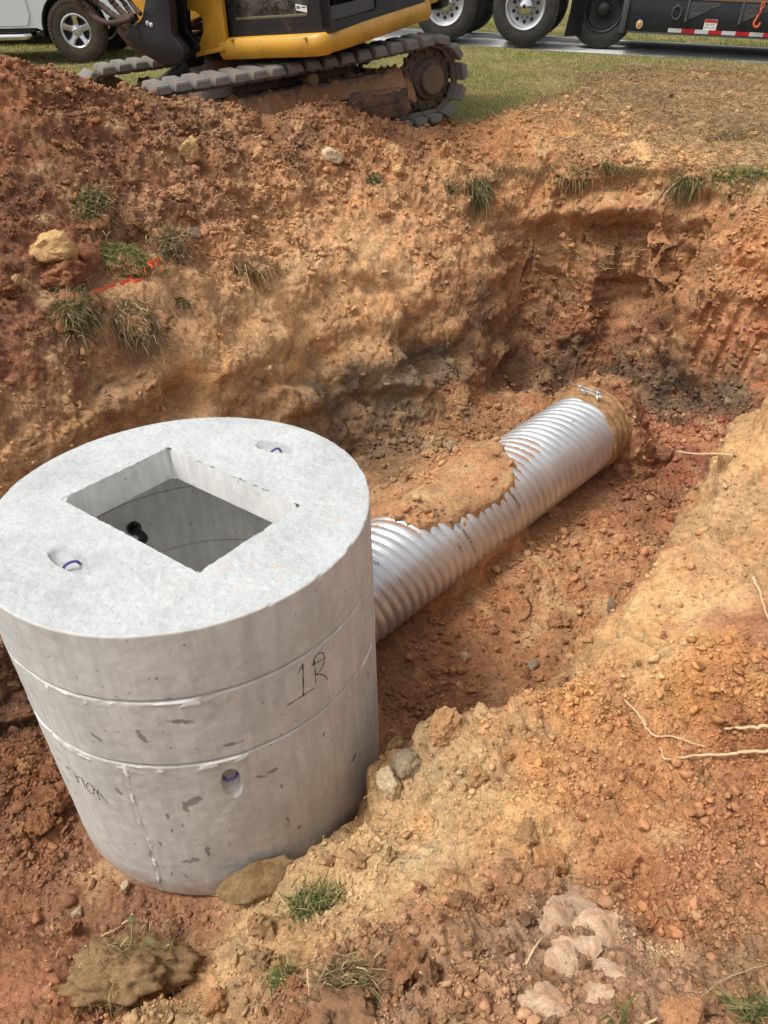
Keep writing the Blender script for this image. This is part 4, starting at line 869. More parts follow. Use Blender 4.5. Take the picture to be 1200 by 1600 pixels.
# ---------------------------------------------------------------- wheels
def wheel(parent, loc, R, W, rim_r, kind, M_T, M_R, side=-1, yaw=0.0):
    """axis along local y; the outer face looks towards side*y. wheel > tyre, rim, hub"""
    w = bpy.data.objects.new('wheel', None); COL.objects.link(w); w.parent = parent; w.location = loc; w.rotation_euler = (0, 0, yaw)
    s = side; h = W/2
    prof = [(rim_r+.005, h*.75), (rim_r+.02, h*.93), (rim_r+.05, h*.99), ((R+rim_r)/2, h*1.03), (R-.06, h*.97), (R-.022, h*.88), (R-.004, h*.74), (R, h*.5), (R+.002, 0)]
    prof = prof + [(r, -a) for r, a in prof[-2::-1]]
    b = MB(); b.lathe([(r, a) for r, a in prof] , 96, 'y', closed=True)
    # tread blocks
    nb = 46 if kind != 'semi' else 58
    for row, (y0, y1) in enumerate(((-h*.86, -h*.48), (-h*.40, -h*.04), (h*.04, h*.40), (h*.48, h*.86))):
        for k in range(nb):
            a0 = 2*math.pi*(k+.5*(row % 2))/nb; a1 = a0+2*math.pi/nb*.68
            rr0 = R-.012-(.016 if row in (0, 3) else 0); rr1 = R+.006-(.006 if row in (0, 3) else 0); V = []
            for a in (a0, a1):
                for yy in (y0, y1):
                    for r in (rr0, rr1):
                        sh = .5*2*math.pi/nb*(yy/h)*(.6 if row % 2 else -.6); V.append((r*math.cos(a+sh), yy, r*math.sin(a+sh)))
            b.mesh(V, [(1, 3, 7, 5), (0, 1, 5, 4), (2, 6, 7, 3), (0, 2, 3, 1), (4, 5, 7, 6)])
            if row in (0, 3) and kind != 'semi':      # side lugs
                V = []; yy = (h*.88 if row == 3 else -h*.88)
                for a in (a0, a1):
                    for r in (R-.055, R-.012):
                        for dy in (-.004, .016): V.append((r*math.cos(a), yy+dy*(1 if row == 3 else -1)+(.01 if r < R-.03 else 0)*(1 if row == 3 else -1), r*math.sin(a)))
                b.mesh(V, [(1, 3, 7, 5), (0, 1, 5, 4), (2, 6, 7, 3), (0, 4, 6, 2)])
    b.build('tyre', M_T, w, angle=30)
    b = MB(); c = rim_r
    if kind == 'pickup':
        b.lathe([(c+.004, s*h*.80), (c+.012, s*h*.92), (c-.004, s*h*.95), (c-.018, s*h*.84), (c-.022, s*h*.2), (c-.03, -s*h*.8), (c+.004, -s*h*.8)], 64, 'y', closed=True)
        for k in range(5):
            a = 2*math.pi*k/5+.3; ca, sa = math.cos(a), math.sin(a)
            V = []
            for r, hw, y in ((.055, .052, h*.62), (c*.6, .036, h*.74), (c-.012, .052, h*.86)):
                for t in (-hw, -hw*.55, hw*.55, hw): V.append((r*ca-t*sa, s*(y-(.018 if abs(t) == hw else 0)), r*sa+t*ca))
                for t in (-hw, hw): V.append((r*ca-t*sa, s*(y-.06), r*sa+t*ca))
            Fs = []
            for q in (0, 6): Fs += [(q, q+1, q+7, q+6), (q+1, q+2, q+8, q+7), (q+2, q+3, q+9, q+8), (q, q+6, q+10, q+4), (q+3, q+5, q+11, q+9)]
            b.mesh(V, Fs)
        b.build('rim', M_R, w, angle=40)
        b = MB(); b.lathe([(0, s*h*.10), (c-.024, s*h*.10), (c-.024, s*h*.02), (0, s*h*.02)], 48, 'y'); b.build('brake_disc', M_BLK, w)
        b = MB(); b.lathe([(0, s*h*.86), (.028, s*h*.86), (.036, s*h*.80), (.072, s*h*.72), (.076, s*h*.5), (0, s*h*.5)], 40, 'y')
        for k in range(8):
            a = 2*math.pi*k/8; x, z = .055*math.cos(a), .055*math.sin(a); b.lathe([(0, s*h*.84), (.010, s*h*.84), (.012, s*h*.70)], 6, 'y', M=Matrix.Translation((x, 0, z)))
        b.build('hub', M_R, w)
    else:
        dish = kind == 'semi'
        b.lathe([(c+.004, s*h*.86), (c+.018, s*h*.97), (c+.004, s*h*1.02), (c-.018, s*h*.95), (c-.028, s*h*.55), (c-.04, s*h*.30), (c-.075, s*h*.24), (.115, s*h*.24), (.10, s*h*.12), (c-.05, -s*h*.1), (c-.03, -s*h*.85), (c+.004, -s*h*.85)], 80, 'y', closed=True)
        for k in range(10):                           # hand holes read as dark ovals set in the disc
            pass
        b.build('rim', M_R, w, angle=40)
        if side < 0 and loc[1] < .3:
            for k in range(10):
                a = 2*math.pi*(k+.5)/10; r = c-.102; b = MB(); b.lathe([(0, s*h*.252), (.029, s*h*.252), (.029, s*h*.20)], 16, 'y', M=Matrix.Translation((r*math.cos(a), 0, r*math.sin(a)))); b.build('hand_hole', M_BLK, w)
        b = MB(); b.lathe([(0, s*h*1.02), (.05, s*h*1.01), (.072, s*h*.94), (.078, s*h*.6), (.10, s*h*.56), (.112, s*h*.30), (0, s*h*.26)], 48, 'y')
        for k in range(10):
            a = 2*math.pi*k/10; b.lathe([(0, s*h*.52), (.014, s*h*.52), (.017, s*h*.26)], 6, 'y', M=Matrix.Translation((.142*math.cos(a), 0, .142*math.sin(a))))
        b.build('hub', M_CHR if M_R is not M_BLK else M_BLK, w)
    return w

# ================================================================ THE PICKUP on the grass, upper left
PU_Y = rad(2)
MPU = frame(PU_Y, (0, 0, 1), (-4.55, 13.26, .345))          # origin: foot of the near front tyre's outer face, truck faces +x
pu = root('pickup_truck', MPU, label='white pickup truck parked on the grass behind the excavator', cat='pickup truck')
wr = .42
wheel(pu, (0, .13, wr), wr, .27, .215, 'pickup', M_RUBM, M_ALU, -1)
wheel(pu, (-3.6, .13, wr), wr, .27, .215, 'pickup', M_RUBM, M_ALU, -1)
wheel(pu, (0, 1.75, wr), wr, .27, .215, 'pickup', M_RUBM, M_ALU, 1)
wheel(pu, (-3.6, 1.75, wr), wr, .27, .215, 'pickup', M_RUBM, M_ALU, 1)
def arch(x0, r, n=14, z=wr, top=True): return [(x0-r*math.cos(math.pi*k/n), z+.02+r*math.sin(math.pi*k/n)) for k in range(n+1)]
A1 = arch(0, .50); A2 = arch(-3.6, .50)
side = [(.95, .62), (.98, 1.0), (.90, 1.18), (-.35, 1.24), (-.60, 1.26), (-2.55, 1.28), (-2.60, 1.28), (-4.7, 1.30), (-4.75, .62), (-4.10, .60)] + A2[:] + [(-3.08, .47), (-.58, .47), (-.50, .44)] + A1[:] + [(.52, .58)]
b = MB(); b.prism(side, 0.01, .05, 'y'); b.prism(side, 1.83, 1.87, 'y')
b.box((-.62, .05, 1.10), (.93, 1.83, 1.22), bev=.02); b.box((.90, .05, .55), (.98, 1.83, 1.10)); b.box((-4.74, .05, .6), (-4.70, 1.83, 1.28)); b.box((-4.7, .05, .72), (-2.6, 1.83, .76))
b.prism([(-.45, 1.24), (-1.05, 1.78), (-1.2, 1.84), (-2.35, 1.86), (-2.5, 1.80), (-2.62, 1.27)], .14, 1.74, 'y', bev=.02)
b.build('body', M_WHT, pu)
b = MB(); b.prism([(-.58, 1.28), (-1.06, 1.72), (-1.55, 1.76), (-1.55, 1.28)], .125, .14, 'y'); b.prism([(-1.62, 1.28), (-1.62, 1.76), (-2.32, 1.78), (-2.46, 1.28)], .125, .14, 'y'); b.build('side_window', M_DKGLASS, pu, smooth=False)
b = MB(); b.prism([(-1.60, .50), (-1.60, 1.24), (-.66, 1.22), (-.64, .62), (-.70, .50)], -.004, .012, 'y', bev=.003); dr = b.build('door', M_WHT, pu, smooth=False)
b = MB(); b.prism([(-2.56, .50), (-2.56, 1.25), (-1.64, 1.24), (-1.64, .50)], -.004, .012, 'y', bev=.003); dr2 = b.build('door', M_WHT, pu, smooth=False)
for d_, x in ((dr, -1.52), (dr2, -2.48)): bb = MB(); bb.box((x, -.035, 1.06), (x+.2, -.008, 1.10), bev=.006); bb.build('door_handle', M_BLK, d_)
b = MB(); b.tube([(-2.7, -.03, .36), (-.78, -.03, .36), (-.72, .03, .37), (-.70, .2, .40)], .042, 14); b.build('step_bar', M_CHR, pu)
b = MB(); b.box((-4.6, .45, .42), (.8, .62, .56)); b.box((-4.6, 1.25, .42), (.8, 1.42, .56)); b.box((-2.7, .08, .42), (-.62, 1.8, .50)); b.tube([(0, .2, wr), (0, 1.7, wr)], .06, 10); b.tube([(-3.6, .2, wr), (-3.6, 1.7, wr)], .08, 10)
b.box((-.56, .06, .36), (-.50, .40, .62)); b.box((-.95, .10, .34), (-.80, .25, .46)); b.build('chassis', M_BLK, pu)
b = MB()
for xx in (0, -3.6): aa = arch(xx, .50, 20); b.prism(aa+[(x*.96+xx*.04, (z-wr)*.96+wr) for x, z in aa[::-1]], .055, .6, 'y')
b.build('wheel_well', M_BLK, pu)
b = MB(); b.box((.93, .0, .45), (1.10, 1.87, .72), bev=.03); b.build('bumper', M_CHR, pu)
b = MB(); b.box((.96, .35, .74), (1.0, 1.52, 1.12), bev=.01); b.build('grille', M_CHR, pu)
for yy in (.06, 1.56): b = MB(); b.box((.94, yy, .82), (1.0, yy+.26, 1.05), bev=.02); b.build('headlight', M_SLV, pu)

# ================================================================ THE LANE, THE SEMI TRUCK AND ITS TRAILER
lanem = NT('asphalt'); la = lanem.noise(90, 4, .7); lb = lanem.noise(2.5, 4, .6)
M_ROAD = lanem.done(lanem.mix(lanem.ramp(lb, [(.3, 0.0), (.7, 1.0)]), srgb(172, 171, 168), srgb(196, 195, 192)), .9, 0, lanem.bump(la, .5, .006), spec=.08)
def lane_pt(s, n, dz=0.0): return (RO[0]+RT[0]*s+RN[0]*n, RO[1]+RT[1]*s+RN[1]*n, float(lane_z(s))+dz)
V = []; F = []
sl = np.arange(-60, 60, .5)
for i, s in enumerate(sl):
    j = .10*math.sin(s*1.7)+.06*math.sin(s*4.1)
    V += [lane_pt(s, .40+j, -.05), lane_pt(s, -.6, .03), lane_pt(s, -1.6, .03), lane_pt(s, -2.66+j*.5, .01)]
for i in range(len(sl)-1):
    for k in range(3): F.append([i*4+k, (i+1)*4+k, (i+1)*4+k+1, i*4+k+1])
tag(npmesh('road', V, F, M_ROAD, smooth=True), kind='structure')
SL = .044
MT = frame(math.atan2(RT[1], RT[0]), (RT[0]*SL, RT[1]*SL, 1), (RO[0], RO[1], .40))   # x along to the right, y away from the pit
R2 = .525
semi = root('semi_truck', MT, label='semi truck tractor with twin rear axles standing on the lane', cat='semi truck')
for x in (0, -1.32):
    for y, sd in ((.14, -1), (2.30, 1)): wheel(semi, (x, y, R2), R2, .27, .30, 'semi', M_RUB, M_ALU, sd)
    for y, sd in ((.46, 1), (1.98, -1)): wheel(semi, (x, y, R2), R2, .27, .30, 'semi', M_RUB, M_WRIM, sd)
for y, sd in ((.16, -1), (2.28, 1)): wheel(semi, (-6.2, y, R2), R2, .30, .30, 'semi', M_RUB, M_ALU, sd)
b = MB()
for yy in (.82, 1.52): b.box((-7.0, yy, .72), (1.0, yy+.09, 1.0))
for x in (0, -1.32): b.tube([(x, .2, R2), (x, 2.25, R2)], .085, 12); b.lathe([(0, -.2), (.2, -.12), (.24, 0), (.2, .12), (0, .2)], 20, 'x', M=Matrix.Translation((x, 1.22, R2)))
for k in range(4): b.box((.95-.001*k, .9, .74+.0*k), (1.05, 1.6, .98))
b.tube([(-6.2, .2, R2), (-6.2, 2.2, R2)], .07, 10); b.build('chassis', M_BLK, semi)
b = MB(); b.lathe([(0, 0), (.33, 0), (.33, 1.2), (0, 1.2)], 30, 'x', M=Matrix.Translation((-4.2, .36, .78))); b.lathe([(0, 0), (.33, 0), (.33, 1.2), (0, 1.2)], 30, 'x', M=Matrix.Translation((-4.2, 2.08, .78))); b.build('fuel_tank', M_CHR, semi)
b = MB(); b.prism([(-4.9, .9), (-4.95, 2.6), (-4.2, 3.3), (-3.0, 3.3), (-2.75, .95)], .12, 2.32, 'y', bev=.05); b.prism([(-7.1, .75), (-7.15, 1.55), (-6.9, 1.75), (-4.9, 1.95), (-4.9, .75), (-5.6, .75), (-5.75, 1.0), (-6.2, 1.12), (-6.65, 1.0), (-6.8, .75)], .25, 2.2, 'y', bev=.04); b.build('cab', M_WHT, semi)
b = MB(); b.prism([(-4.6, 2.0), (-4.7, 2.6), (-4.3, 2.95), (-3.9, 2.95), (-3.9, 2.0)], .09, .125, 'y'); b.build('side_window', M_DKGLASS, semi, smooth=False)
for y, sd in ((.50, -1), (1.98, 1)): wheel(semi, (1.22, y, R2), R2, .27, .30, 'semi', M_RUB, M_BLK, sd)
fa_ = onplane(MT, 881, 58, 1, .05); Mf = Matrix.Translation((fa_[0], .05, 0)) @ Matrix.Rotation(rad(52), 4, 'Z')
b = MB(); b.prism([(0, .16), (.62, .16), (.66, .5), (.70, 1.15), (.10, 1.15), (.06, .5)], -.006, .006, 'y', M=Mf); flap = b.build('mudflap', M_BLK, semi, smooth=False)
b = MB(); b.box((.50, .02, 1.12), (.66, .74, 1.20)); b.box((.60, .30, .86), (.74, .42, 1.02), bev=.01); b.box((.9, .70, .52), (1.1, 1.7, .66)); b.build('flap_bracket', M_BLK, semi)
b = MB(); b.lathe([(0, 0), (.46, 0), (.46, .08), (0, .08)], 40, 'z', M=Matrix.Translation((-.66, 1.2, 1.06))); b.build('fifth_wheel', M_BLK, semi)
# trailer: gooseneck, deck with side board, rear axles
MTR = frame(math.atan2(RT[1], RT[0]), (RT[0]*SL, RT[1]*SL, 1), (RO[0], RO[1], .385))
trl = root('lowboy_trailer', MTR, label='black low deck trailer with red and white tape along its edge', cat='trailer')
X0 = onplane(MTR, 968, 30, 1, .0)[0]; XA = onplane(MTR, 979, 50, 1, .0)[0]; ZB = onplane(MTR, 1090, 56, 1, .0)[2]; ZT = onplane(MTR, 1090, 0, 1, .0)[2]
b = MB(); b.box((XA-.04, .0, ZB), (XA+9.5, .05, ZT), bev=.006); b.box((XA-.04, 2.45, ZB), (XA+9.5, 2.5, ZT), bev=.006); b.box((XA-.04, .05, ZT-.10), (XA+9.5, 2.45, ZT-.02)); b.build('deck_frame', M_TRL, trl)
b = MB(); b.box((XA-.12, -.03, ZB-.01), (XA-.035, 2.53, ZT+.06), bev=.01); b.build('deck_end_beam', M_GREY, trl)
b = MB(); b.box((XA-.02, -.02, ZT), (XA+9.5, 2.52, ZT+.05)); b.build('deck_boards', paint('worn_timber', srgb(112, 92, 72), .85, dirt=.3), trl)
b = MB(); b.box((XA+.0, -.006, ZB-.004), (XA+9.5, .052, ZB+.02)); b.build('lower_lip', M_GREY, trl)
b = MB(); b.prism([(XA-.1, ZT-.02), (XA-.5, ZT+.45), (XA-1.1, 1.40), (XA-3.2, 1.42), (XA-3.2, 1.25), (XA-.9, 1.24), (XA-.45, ZT+.12), (XA-.1, ZT-.25)], .9, 1.6, 'y', bev=.01); b.build('gooseneck', M_TRL, trl)
for x in (6.8, 8.0, 9.1):
    for y, sd in ((.0, -1), (2.28, 1)): wheel(trl, (XA+x, y+.1, .42), .42, .26, .24, 'semi', M_RUB, M_WRIM, sd)
xa = onplane(MTR, 1043, 50, 1, -.004)[0]; xb = onplane(MTR, 1064, 50, 1, -.004)[0]; st = xb-xa; k = 0; x = xa
zt0 = ZB+.028
V = []; F = []; mi = []
while x < XA+9.2: V += [(x, -.0045, zt0), (x, -.0045, zt0+.052)]; x += st
for k in range(len(V)//2-1): F.append((2*k, 2*k+2, 2*k+3, 2*k+1)); mi.append(k % 2)
tape = npmesh('reflective_tape', V, F, M_SLV, trl); tape.data.materials.append(M_RED); tape.data.polygons.foreach_set('material_index', np.array(mi, np.int32))
q = onplane(MTR, 999, 38, 1, 0)
b = MB(); b.lathe([(0, -.030), (.025, -.028), (.036, -.016), (.036, 0)], 28, 'y', M=Matrix.Translation((q[0], 0, q[2])) @ Matrix.Diagonal((1, 1, 1.25, 1))); mk = b.build('marker_light', M_AMB, trl)
b = MB(); b.lathe([(.036, 0), (.036, -.02), (.048, -.02), (.050, 0)], 28, 'y', M=Matrix.Translation((q[0], 0, q[2])) @ Matrix.Diagonal((1, 1, 1.2, 1)), closed=True); b.build('light_ring', M_SLV, mk)
a_, c_ = onplane(MTR, 1098, 47, 1, 0), onplane(MTR, 1122, 31, 1, 0)
b = MB(); b.box((a_[0], -.004, a_[2]), (c_[0], 0, c_[2])); sg = b.build('warning_sticker', M_LBL, trl, smooth=False)
zz = a_[2]+(c_[2]-a_[2])*.70
b = MB(); b.box((a_[0]+.004, -.0062, zz), (c_[0]-.004, -.0042, c_[2]-.004)); b.build('sticker_band', M_ORG, sg, smooth=False)
def flat_text(txt, size, M, name, mat, parent, sx=1.0):
    V, Fc = text_mesh(txt, size); V[:, 0] *= sx; V[:, 0] -= (V[:, 0].max()+V[:, 0].min())/2
    W = [tuple(M @ Vector((v[0], 0, v[1]))) for v in V]; me = bpy.data.meshes.new(name); me.from_pydata(W, [], Fc); me.update(); return link(name, me, mat, parent)
xm = (a_[0]+c_[0])/2; hh_ = c_[2]-a_[2]
flat_text('WARNING', .046, Matrix.Translation((xm, -.0068, zz+.012)), 'sticker_text', M_INK, sg)
flat_text('DO NOT', .036, Matrix.Translation((xm, -.0050, a_[2]+hh_*.42)), 'sticker_text', M_INK, sg)
flat_text('RIDE LOADS', .030, Matrix.Translation((xm, -.0050, a_[2]+hh_*.18)), 'sticker_text', M_INK, sg)
for px in (1075, 1160):
    p = onplane(MTR, px, 28, 1, -.0); b = MB(); zt_ = ZT
    b.box((p[0]-.045, -.03, ZT-.28), (p[0]-.015, .0, ZT+.02), bev=.004); b.prism([(p[0]-.015, ZT-.26), (p[0]+.42, ZT-.06), (p[0]+.42, ZT-.02), (p[0]-.015, ZT-.02)], -.012, -.001, 'y')
    b.tube([(p[0]-.03, -.035, ZT-.28), (p[0]-.03, -.035, ZT-.14)], .02, 8)
    for k in range(3): b.lathe([(.030-.006*k, -.018), (.044-.008*k, -.018), (.044-.008*k, -.012), (.030-.006*k, -.012)], 18, 'y', M=Matrix.Translation((p[0]+.07+.10*k, 0, ZT-.085+.0*k)), closed=True)
    b.build('outrigger_bracket', M_GREY, trl)
p = onplane(MTR, 1057, 20, 1, -.03); b = MB()
b.tube([(p[0]+.065*math.cos(a), -.035, p[2]+.085*math.sin(a)) for a in np.linspace(0, 2*math.pi, 25)], .011, 8); b.box((p[0]-.03, -.03, p[2]+.06), (p[0]+.03, 0, p[2]+.11)); b.build('lashing_ring', M_GREY, trl)
hk = onplane(MTR, 1192, 8, 1, -.05); b = MB()
b.tube([(hk[0]+.02*math.cos(a), -.05, hk[2]+.035*math.sin(a)) for a in np.linspace(0, 2*math.pi, 17)], .010, 6)
b.tube([(hk[0]-.01, -.05+.015*math.cos(a), hk[2]-.075+.035*math.sin(a)) for a in np.linspace(0, 2*math.pi, 17)], .010, 6)
b.tube(catmull([(hk[0]-.02, -.05, hk[2]-.11), (hk[0]-.035, -.05, hk[2]-.17), (hk[0]-.055, -.05, hk[2]-.22), (hk[0]-.03, -.05, hk[2]-.27), (hk[0]+.02, -.05, hk[2]-.26), (hk[0]+.035, -.05, hk[2]-.21)], 5), .017, 8)
b.build('chain_hook', M_ORH, None); o = bpy.data.objects['chain_hook']; o.matrix_world = MTR; tag(o, 'orange chain hook hanging on the black side of the trailer', 'chain hook')

# ================================================================ THE EXCAVATOR
TILT = (-.078, -.036, 1.0)
ELOC = (-1.13, 8.56, .095)
MEX = frame(rad(28.8), TILT, ELOC)                  # undercarriage: x along the tracks to the right, near track at -y
ex = root('excavator', MEX, label='yellow and black excavator on crawler tracks above the pit', cat='excavator')
def shoe_mesh():
    b2 = MB(); W = .225
    V = []; Fs = []
    prof = [(-.074, .0), (-.076, .030), (-.056, .078), (.056, .078), (.076, .030), (.074, .0)]
    for y, ins in ((-W, .0), (-W-.0, .0)): pass
    ys = [(-W, .016), (-W+.03, 0), (W-.03, 0), (W, .016)]
    for y, dn in ys:
        for (x, z) in prof: V.append((x*(1 if dn == 0 else .92), y, z if z < .03 else z-dn*1.2))
    n = len(prof)
    for k in range(3):
        for i in range(n): Fs.append((k*n+i, k*n+(i+1) % n, (k+1)*n+(i+1) % n, (k+1)*n+i))
    Fs += [tuple(range(n)), tuple(range(3*n, 4*n))[::-1]]
    b2.mesh(V, Fs); b2.box((-.07, -.10, -.035), (.07, -.05, .0)); b2.box((-.07, .05, -.035), (.07, .10, .0))
    bmesh.ops.recalc_face_normals(b2.b, faces=b2.b.faces[:]); bmesh.ops.bevel(b2.b, geom=[e for e in b2.b.edges if e.calc_length() > .09], offset=.006, segments=2, affect='EDGES')
    return b2
def track(yc, label=None):
    tr = bpy.data.objects.new('track', None); COL.objects.link(tr); tr.parent = ex; tr.location = (0, yc, 0)
    XC, R0, ZC = 1.33, .300, .36
    # centreline: bottom run, sprocket arc, sagging top run, idler arc
    path = []
    for t in np.linspace(-XC, XC, 200): path.append((t, ZC-R0))
    for a in np.linspace(-math.pi/2, math.pi/2, 120)[1:]: path.append((XC+R0*math.cos(a), ZC+R0*math.sin(a)))
    for t in np.linspace(XC, -XC, 200)[1:]: path.append((t, ZC+R0-.022*(1-abs(2*((t+XC)/(2*XC))-1.15)**2) if abs(t) < XC*.97 else ZC+R0))
    for a in np.linspace(math.pi/2, 3*math.pi/2, 120)[1:]: path.append((-XC+R0*math.cos(a), ZC+R0*math.sin(a)))
    path = np.array(path); seg = np.hypot(*np.diff(path, axis=0).T); L = np.concatenate([[0], np.cumsum(seg)]); n = int(L[-1]/.170)
    src = None
    for k in range(n):
        s = L[-1]*(k+.4)/n; x = np.interp(s, L, path[:, 0]); z = np.interp(s, L, path[:, 1]); x2 = np.interp((s+.02) % L[-1], L, path[:, 0]); z2 = np.interp((s+.02) % L[-1], L, path[:, 1])
        a = math.atan2(z2-z, x2-x)
        if src is None:
            src = shoe_mesh().build('track_shoe', M_RPAD, tr, angle=40); o = src
        else: o = src.copy(); COL.objects.link(o); o.parent = tr
        o.rotation_euler = (math.pi+0, -a, 0) if False else Euler((0, 0, 0))
        # local z of the shoe points outwards (away from the loop)
        ox, oz = math.sin(a), -math.cos(a); jt = random.uniform(-.02, .02)
        o.matrix_local = Matrix(((math.cos(a), 0, ox, x), (0, 1, 0, random.uniform(-.004, .004)), (math.sin(a), 0, oz, z), (0, 0, 0, 1))) @ Matrix.Rotation(jt, 4, 'Y')
    b = MB(); b.tube([(p[0], -.075, p[1]) for p in path[::6]], .032, 6); b.tube([(p[0], .075, p[1]) for p in path[::6]], .032, 6); b.build('track_chain', M_MUDST, tr)
    # sprocket, its hub, idler, rollers
    b = MB(); Mt = Matrix.Translation((XC, 0, ZC))
    b.lathe([(.0, -.17), (.115, -.175), (.125, -.165), (.128, -.10), (.165, -.09), (.185, -.04), (.262, -.03), (.268, .03), (.0, .03)], 56, 'y', M=Mt)
    for k in range(21):
        a = 2*math.pi*k/21; b.box((.25, -.025, -.018), (.292, .025, .018), M=Mt @ Matrix.Rotation(a, 4, 'Y'), bev=.005)
    for k in range(12):
        a = 2*math.pi*k/12; b.lathe([(0, -.105), (.012, -.105), (.012, -.09)], 6, 'y', M=Mt @ Matrix.Translation((.148*math.cos(a), 0, .148*math.sin(a))))
        b.lathe([(0, -.062), (.015, -.062), (.015, -.03)], 6, 'y', M=Mt @ Matrix.Translation((.222*math.cos(a), 0, .222*math.sin(a))))
    b.build('sprocket', M_MUDST, tr)
    b = MB(); b.lathe([(0, -.10), (.10, -.10), (.12, -.06), (.24, -.05), (.27, -.03), (.27, .03), (.24, .05), (.12, .06), (.10, .10), (0, .10)], 48, 'y', M=Matrix.Translation((-XC, 0, ZC))); b.build('idler', M_MUDST, tr)
    for x in (-.9, -.55, -.2, .15, .5, .85): b = MB(); b.lathe([(0, -.13), (.07, -.13), (.085, -.08), (.075, 0), (.085, .08), (.07, .13), (0, .13)], 24, 'y', M=Matrix.Translation((x, 0, .13))); b.build('track_roller', M_MUDST, tr)
    for x in (.05,): b = MB(); b.lathe([(0, -.21), (.035, -.21), (.05, -.20), (.055, -.10), (.06, 0), (.05, .1), (0, .1)], 24, 'y', M=Matrix.Translation((x, 0, ZC+R0-.10))); b.build('carrier_roller', M_MUDST, tr)
    # track frame with its openings and the soil lying on it
    b = MB(); b.prism([(-1.15, .18), (-1.15, .42), (-.95, .52), (.75, .50), (1.02, .46), (1.05, .22), (.9, .16), (-1.0, .14)], -.13, .13, 'y', bev=.012)
    b.prism([(.35, .12), (.35, .34), (.42, .40), (1.00, .37), (1.04, .16), (.98, .12)], -.205, -.12, 'y', bev=.01); b.box((-.95, -.185, .16), (.30, -.125, .30), bev=.008)
    b.box((.50, -.218, .255), (.92, -.204, .325), bev=.003)
    for x in (-.6, -.15): b.lathe([(0.036, -.192), (.052, -.192), (.052, -.18), (.036, -.18)], 20, 'y', M=Matrix.Translation((x, 0, .23)), closed=True)
    b.build('track_frame', M_BLKD, tr)
    b = MB()
    for x in (-.6, -.15): b.lathe([(0, -.1885), (.044, -.1885), (.044, -.15)], 20, 'y', M=Matrix.Translation((x, 0, .23)))
    b.box((.02, -.187, .30), (.16, -.12, .325)); b.build('frame_opening', M_INK, tr)
    nx_, ny_ = 200, 26; V = []; F = []
    for i in range(nx_):
        for j in range(ny_):
            x = -1.2+2.3*i/(nx_-1); y = -.21+.40*j/(ny_-1)
            e_ = min(j, ny_-1-j)/5; z = .33+.17*min(1, e_)**.6+.06*float(perlin(np.array([[x*5, y*5, yc]]), 7)[0])+.04*float(perlin(np.array([[x*17, y*17, yc]]), 8)[0])+.014*float(perlin(np.array([[x*45, y*45, yc]]), 9)[0])-.10*(abs(x) > 1.0)
            V.append((x, y, z))
    for i in range(nx_-1):
        for j in range(ny_-1): F.append([i*ny_+j, (i+1)*ny_+j, (i+1)*ny_+j+1, i*ny_+j+1])
    npmesh('packed_soil', V, F, M_SOILP, tr, True)
    return tr
track(-1.0); track(1.0)
b = MB(); b.prism([(-.75, .30), (-.55, .62), (.55, .62), (.75, .30)], -.86, .86, 'y', bev=.02); b.lathe([(0, .60), (.55, .60), (.55, .78), (0, .78)], 56, 'z'); b.build('car_body', M_BLKD, ex)
# blade arm sticking out at the left between the tracks, blade sunk in the loose soil
pa = onplane(MEX, 291, 103, 1, -.45); pb = onplane(MEX, 226, 147, 1, -.45)
dv_ = Vector((pb[0]-pa[0], 0, pb[2]-pa[2])).normalized(); up_v = Vector((-dv_.z, 0, dv_.x))*-.045
if up_v.z < 0: up_v = -up_v
b = MB(); b.prism([(pa[0]-up_v.x, pa[2]-up_v.z), (pa[0]+up_v.x, pa[2]+up_v.z), (pb[0]+up_v.x*.6, pb[2]+up_v.z*.6), (pb[0]-up_v.x*1.3, pb[2]-up_v.z*1.3)], -.50, -.38, 'y', bev=.008); b.build('blade_arm', M_BLK, ex)

# ---- the upper house, slewed towards the camera
HYAW = math.atan2(-.51, .86)
HLOC = Vector(ELOC)
MH = frame(HYAW, TILT, HLOC)                        # x to the viewer's right (cab side), -y towards the viewer
house = bpy.data.objects.new('upper_house', None); COL.objects.link(house); house.parent = ex; house.matrix_parent_inverse = Matrix.Identity(4); house.matrix_local = MEX.inverted() @ MH
FY = -.80; SXc = 1.37
def hp(px, py, ax=1, v=FY): q = onplane(MH, px, py, ax, v); return (q[0], q[2]) if ax == 1 else (q[1], q[2])
# rounded yellow rail under the cab: front run, bend, side run
f0 = onplane(MH, 350, 75, 1, FY); f1 = onplane(MH, 505, 68, 1, FY); s1_p = onplane(MH, 664, 14, 0, SXc)
rail = catmull([(f0[0], FY, f0[2]), ((f0[0]+f1[0])/2, FY, (f0[2]+f1[2])/2), (f1[0]-.05, FY, f1[2]), (SXc-.03, FY+.14, f1[2]+.005), (SXc, FY+.5, f1[2]+(s1_p[2]-f1[2])*.3), (SXc, s1_p[1], s1_p[2])], 6)
b = MB()
sec = [(-.055, -.075), (.035, -.085), (.062, -.05), (.070, 0), (.062, .05), (.035, .075), (-.055, .075)]
rows = []
for i, p in enumerate(rail):
    d = Vector(rail[min(i+1, len(rail)-1)]-rail[max(i-1, 0)]).normalized(); out = Vector((d.y, -d.x, 0)).normalized()
    rows.append([tuple(Vector(p)+out*u+Vector((0, 0, w))) for u, w in sec])
V = [v for r in rows for v in r]; n = len(sec)
Fs = [(i*n+k, (i+1)*n+k, (i+1)*n+(k+1) % n, i*n+(k+1) % n) for i in range(len(rows)-1) for k in range(n)] + [tuple(range(n)), tuple(range((len(rows)-1)*n, len(rows)*n))]
b.mesh(V, Fs); bmesh.ops.recalc_face_normals(b.b, faces=b.b.faces[:])
